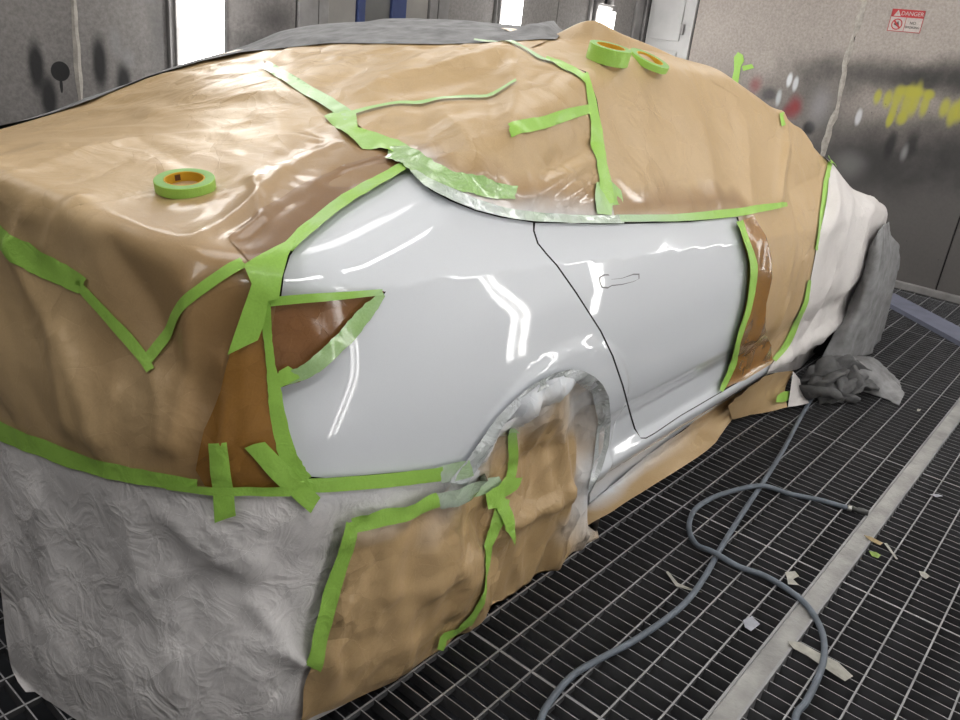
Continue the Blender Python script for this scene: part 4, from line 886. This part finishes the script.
strip('film_strip', [(438, 503, 13), (460, 494, 15), (485, 487, 15), (500, 481, 12)], M['film_tape'], 'pale overpainted tape at the wheel paper corner', off=0.026, under=('B1',), mist=lambda P: .55 + .4 * vnoise(P * 20), wr=make_wr(0, 1, .005, 22, seed=28))
strip(TP, [(353, 524, 13), (342, 560, 13), (330, 600, 13), (320, 636, 13), (312, 668, 13)], M['tape'], 'green tape down the rear edge of the wheel paper', off=0.026, under=('B1',), wr=tw)
strip(TP, [(503, 498, 8), (494, 535, 8), (485, 570, 8), (474, 603, 9), (466, 624, 9)], M['tape'], 'long green tape down the seam of the wheel paper', off=.027, wr=seam)
strip(TP, [(467, 620, 8), (458, 632, 8), (445, 638, 9), (440, 650, 8)], M['tape'], 'curled green tape end at the bottom of the wheel paper', off=.030, wr=seam)
strip(TP, [(516, 430, 6), (514, 452, 7), (508, 478, 7)], M['tape'], 'thin green tape in the wheel arch', off=0.02, under=('B2',), wr=tw, mist=lambda P: np.clip((P[:, 2] - .5) * 6, 0, .8))
patch(TP, [(486, 494), (499, 486), (505, 477), (520, 475), (512, 488), (505, 497), (510, 520), (513, 545), (503, 530), (498, 508), (490, 510)], M['tape'], 'ragged green tape cross on the wheel paper', off=.034, wr=lambda P: seam(P) + .005 * pl_noise(P * 22))
tag(loft(TP, [[onY(x, y, .957) for x, y in ((777, 396), (783, 392), (790, 391))], [onY(x, y, .945) for x, y in ((776, 402), (784, 402), (791, 398))]], M['tape'], 4, 4), 'small green tape scrap on the paper flap below the sill', 'tape')
patch(TP, [(859, 352), (868, 348), (870, 356), (862, 360)], M['tape'], 'small green tape scrap at the foot of the hanging grey cloth', off=.075)

# ------------------------------------------------------------------ tape rolls
M['roll_side'] = simple('tape_roll_side', (.22, .42, .11), .6, 0, .12, 30)
M['core'] = simple('yellow_core', (.62, .36, .02), .6, 0, .1, 20)
M['core_print'] = simple('core_print', (.12, .045, .015), .6)
def ring(name, r0, r1, h, mats, parent, n=56, prof_bev=.0012):
    P = [(r0, 0), (r1 - prof_bev, 0), (r1, prof_bev), (r1, h - prof_bev), (r1 - prof_bev, h), (r0, h)]
    v = [(r * math.cos(2 * math.pi * i / n), r * math.sin(2 * math.pi * i / n), z) for i in range(n) for r, z in P]; k = len(P)
    f = [(i * k + j, ((i + 1) % n) * k + j, ((i + 1) % n) * k + (j + 1) % k, i * k + (j + 1) % k) for i in range(n) for j in range(k)]
    me = pymesh(name, v, f)
    for m in mats: me.materials.append(m)
    if len(mats) > 1:
        for q in me.polygons: q.material_index = 1 if (q.index % k) in (0, 4) else 0
    o = bpy.data.objects.new(name, me); COL.objects.link(o); o.parent = parent; return o
def tape_roll(px, py, R, r, h, label, flat=1.0, lift=.012):
    p = cast(px, py); nrm = grad(p[None], True)[0]; nrm = nrm * flat + np.array([0, 0, 1.0]) * (1 - flat); nrm /= np.linalg.norm(nrm)
    t = empty('tape_roll', Vector(p + nrm * lift)); t.rotation_mode = 'QUATERNION'; t.rotation_quaternion = Vector((0, 0, 1)).rotation_difference(Vector(nrm))
    tag(t, label, 'tape roll')
    ring('tape_winding', r + .003, R, h, [M['tape'], M['roll_side']], t); ring('core', r, r + .003, h, [M['core']], t)
    return t
t1 = tape_roll(186, 190, .0575, .036, .021, 'flat roll of green masking tape on the trunk paper', 1.0, .003)
for a0 in (1.25, 1.75):      # brand print inside the core
    n = 6; v = []
    for i in range(n + 1):
        a = a0 + .32 * i / n; v += [(.0357 * math.cos(a), .0357 * math.sin(a), .005), (.0357 * math.cos(a), .0357 * math.sin(a), .017)]
    me = pymesh('core_print', v, [(2 * i, 2 * i + 1, 2 * i + 3, 2 * i + 2) for i in range(n)]); me.materials.append(M['core_print'] if a0 < 1.5 else M['core']); o = bpy.data.objects.new('core_print', me); COL.objects.link(o); o.parent = t1
t2 = tape_roll(606, 64, .062, .040, .044, 'thick roll of green masking tape on the roof paper', .55, .006)
t3 = tape_roll(646, 66, .066, .042, .020, 'thin roll of green masking tape behind the thick roll', .5, .006)

# ------------------------------------------------------------------ hose, rags and litter on the grating
hp1 = [(812, 398), (806, 408), (797, 424), (782, 452), (762, 484), (742, 514), (722, 546), (704, 578), (686, 602), (662, 622), (630, 643), (598, 660), (572, 676), (552, 699), (540, 722)]
hp2 = [(795, 722), (806, 702), (817, 680), (824, 657), (822, 632), (809, 608), (790, 591), (765, 576), (738, 567), (712, 557), (696, 545), (689, 528), (694, 511), (710, 499), (735, 491), (762, 490), (790, 494), (820, 500), (848, 508)]
A = [onZ(x, y, .009) for x, y in hp1]; Bp = [onZ(x, y, .009) for x, y in hp2]
for i in (7, 8): Bp[i + 1] = Bp[i + 1] + np.array([0, 0, .0])
mid = [np.array([1.12, .60, .009]), np.array([1.05, .42, .009]), np.array([1.20, .22, .009]), np.array([1.50, .16, .009])]
for i, p in enumerate(Bp):
    d = min(np.linalg.norm(p[:2] - q[:2]) for q in catmull(A, 8)); p[2] += .019 * math.exp(-(d / .05) ** 2)
hose = empty('air_hose', (float(Bp[-1][0]), float(Bp[-1][1]), 0)); tag(hose, 'blue-grey rubber air hose snaking over the grating', 'hose')
pts = catmull(A + mid + Bp, 8); tube('hose_line', pts, .0088, M['hose'], hose, 12)
e0 = Bp[-1]; e1 = onZ(868, 513, .011); dd = (e1 - e0) / np.linalg.norm(e1 - e0)
tube('coupler_ring', [e0 - dd * .002, e0 + dd * .012], .0105, M['brass'], hose, 14)
L_ = np.linalg.norm(e1 - e0); tube('coupler', [e0 + dd * .012, e0 + dd * L_ * .45, e0 + dd * (L_ * .45 + .004), e0 + dd * L_ * .8, e0 + dd * (L_ * .8 + .004), e1], [.0095, .0095, .0125, .0125, .0105, .0105], M['coupler'], hose, 14)

def rag_loft(name, rows, label, amp, seed, s=9):
    o = loft(name, rows, M['cloth'], 24, 22, make_wr(amp * .3, s, amp * 1.0, s * 1.9, (1, 1, .9), 1.0, seed=seed, fine=amp * .45, fs=34)); o.data.update()
    # keep it on the grating
    for v in o.data.vertices: v.co.z = max(v.co.z, .004)
    tag(o, label, 'cloth'); m_ = o.modifiers.new('thickness', 'SOLIDIFY'); m_.thickness = .004; return o
def gz(x, y, z): return onZ(x, y, z)
def fold_mesh(a, b, c, r, seed, n=16, m=14):
    """one puffed fold of cloth: a tapering, flattened, wandering roll between three points"""
    P = catmull([a, b, c], n // 2); T = np.gradient(P, axis=0); T /= np.linalg.norm(T, axis=1)[:, None]; rr = random.Random(seed); v = []; f = []
    for i in range(len(P)):
        s = i / (len(P) - 1); w_ = r * (.35 + .65 * math.sin(math.pi * min(1, .12 + s * .8))) * (1 + .18 * math.sin(s * 11 + seed)); A = np.cross(T[i], [0, 0, 1]); A /= np.linalg.norm(A) + 1e-9; B = np.cross(A, T[i])
        for k in range(m):
            q = 2 * math.pi * k / m; e = 1 + .30 * math.sin(3 * q + seed + 2.5 * s) + .16 * math.sin(7 * q + 2 * seed - 4 * s)
            v.append(P[i] + (A * math.cos(q) + B * math.sin(q) * .75) * w_ * e)
    L = len(P); f = [(i * m + k, i * m + (k + 1) % m, (i + 1) * m + (k + 1) % m, (i + 1) * m + k) for i in range(L - 1) for k in range(m)]
    f += [tuple(range(m))[::-1], tuple((L - 1) * m + k for k in range(m))]
    return v, f
M['rag'] = simple('dark_grey_rag', (.13, .13, .132), .95, 0, .4, 16, .5, 200, spec=.2)
FOLDS = [((804, 392, .03), (822, 388, .09), (842, 396, .04), .050), ((808, 378, .08), (826, 370, .15), (848, 378, .09), .055), ((818, 400, .02), (836, 394, .06), (856, 400, .02), .035), ((812, 398, .02), (816, 384, .10), (824, 370, .14), .030), ((836, 402, .02), (840, 384, .11), (834, 366, .16), .034), ((850, 398, .02), (856, 382, .10), (850, 366, .14), .036), ((822, 366, .14), (845, 362, .16), (868, 372, .08), .040), ((846, 392, .04), (862, 386, .08), (876, 388, .03), .030), ((803, 384, .06), (812, 374, .12), (828, 364, .14), .030), ((826, 396, .05), (846, 386, .10), (866, 376, .10), .026), ((810, 390, .07), (830, 380, .14), (846, 370, .16), .024)]
VV, FF = [], []
for k, (a, b, c, r) in enumerate(FOLDS):
    v, f = fold_mesh(gz(*a), gz(*b), gz(*c), r, k * 1.7); FF += [tuple(i + len(VV) for i in q) for q in f]; VV += list(v)
VV = np.array(VV); VV[:, 2] = np.maximum(VV[:, 2] + .012 * vnoise(VV * 26), .004)
tag(link('floor_rag', pymesh('floor_rag', VV, FF), M['rag'], None, True), 'dark crumpled grey rag heap on the grating below the front wheel', 'cloth')
rag_loft('floor_rag', [[gz(848, 386, .03), gz(868, 393, .01), gz(885, 399, .006), gz(899, 405, .005)], [gz(850, 372, .12), gz(872, 374, .10), gz(890, 384, .05), gz(903, 396, .02)], [gz(848, 359, .14), gz(868, 360, .12), gz(884, 370, .06), gz(902, 390, .015)], [gz(852, 356, .06), gz(870, 357, .04), gz(886, 368, .02), gz(902, 386, .006)]], 'paler grey cloth corner spread flat from the rag heap', .012, 33, 8)

def scrap(name, poly, mat, label, z=.004, curl=.006):
    v = [onZ(x, y, z + curl * (_rs.random())) for x, y in poly]; v2 = [p - np.array([0, 0, .0012]) for p in v]; n = len(v)
    me = pymesh(name, v + v2, [tuple(range(n)), tuple(range(2 * n - 1, n - 1, -1))] + [(i, n + i, n + (i + 1) % n, (i + 1) % n) for i in range(n)]); o = link(name, me, mat); tag(o, label, 'litter', 'scraps on the grating'); return o
M['scrap_grey'] = simple('dusty_scrap', (.36, .37, .42), .7, 0, .2, 60); M['scrap_tan'] = simple('dusty_tape', (.38, .37, .33), .7, 0, .25, 40); M['scrap_green'] = simple('green_scrap', (.20, .30, .06), .6, 0, .2, 40); M['scrap_brown'] = simple('brown_scrap', (.36, .27, .14), .6, 0, .2, 40)
scrap('paper_scrap', [(743, 620), (752, 616), (760, 624), (751, 631), (745, 627)], M['scrap_grey'], 'small bluish grey scrap on the grating beside the channel plate')
scrap('tape_scrap', [(788, 641), (800, 642), (818, 652), (838, 662), (853, 676), (845, 681), (828, 670), (808, 656), (793, 648)], M['scrap_tan'], 'long dusty tape scrap lying under the hose bend')
scrap('paper_scrap', [(785, 572), (795, 571), (799, 576), (793, 579), (799, 585), (788, 584), (787, 578)], M['scrap_tan'], 'crumpled pale scrap beside the hose')
scrap('wood_sliver', [(864, 535), (872, 537), (883, 543), (880, 545), (871, 541)], M['scrap_brown'], 'small pointed brown sliver beside the channel plate')
scrap('tape_scrap', [(869, 551), (876, 552), (881, 555), (878, 558), (872, 556)], M['scrap_green'], 'tiny green tape scrap beside the channel plate')
scrap('wire_scrap', [(884, 543), (887, 543), (898, 559), (896, 559)], M['scrap_tan'], 'thin grey sliver next to the brown one')
scrap('paper_scrap', [(919, 571), (925, 572), (930, 576), (926, 579), (921, 576)], M['scrap_tan'], 'tiny pale scrap on the grating right of the channel')
scrap('paper_scrap', [(930, 494), (938, 494), (943, 496), (936, 497)], M['scrap_grey'], 'thin pale flake on the far side of the channel plate')
scrap('paper_scrap', [(917, 409), (921, 409), (920, 411), (917, 411)], M['scrap_tan'], 'tiny pale flake on the grating near the grey cloth corner')
scrap('wire_scrap', [(666, 572), (668, 571), (678, 583), (690, 588), (702, 592), (690, 590), (676, 586)], M['scrap_tan'], 'thin dusty fibre caught under the hose')

# tape left on the front wall
wt = empty('wall_tape', Vector(onX(735, 85, WALL_FRONT - .014))); tag(wt, 'green tape strips left stuck on the front wall', 'tape')
def wp(n, poly):
    v = [onX(x, y, WALL_FRONT - .016) for x, y in poly]; link(n, pymesh(n, v, [tuple(range(len(v)))]), M['tape'], wt)
wp('tape_piece', [(734, 57), (738, 52), (743, 55), (744, 61), (741, 66), (738, 84), (731, 83), (734, 70)]); wp('tape_piece', [(742, 66), (752, 64), (754, 68), (743, 71)])
bpy.context.view_layer.update()
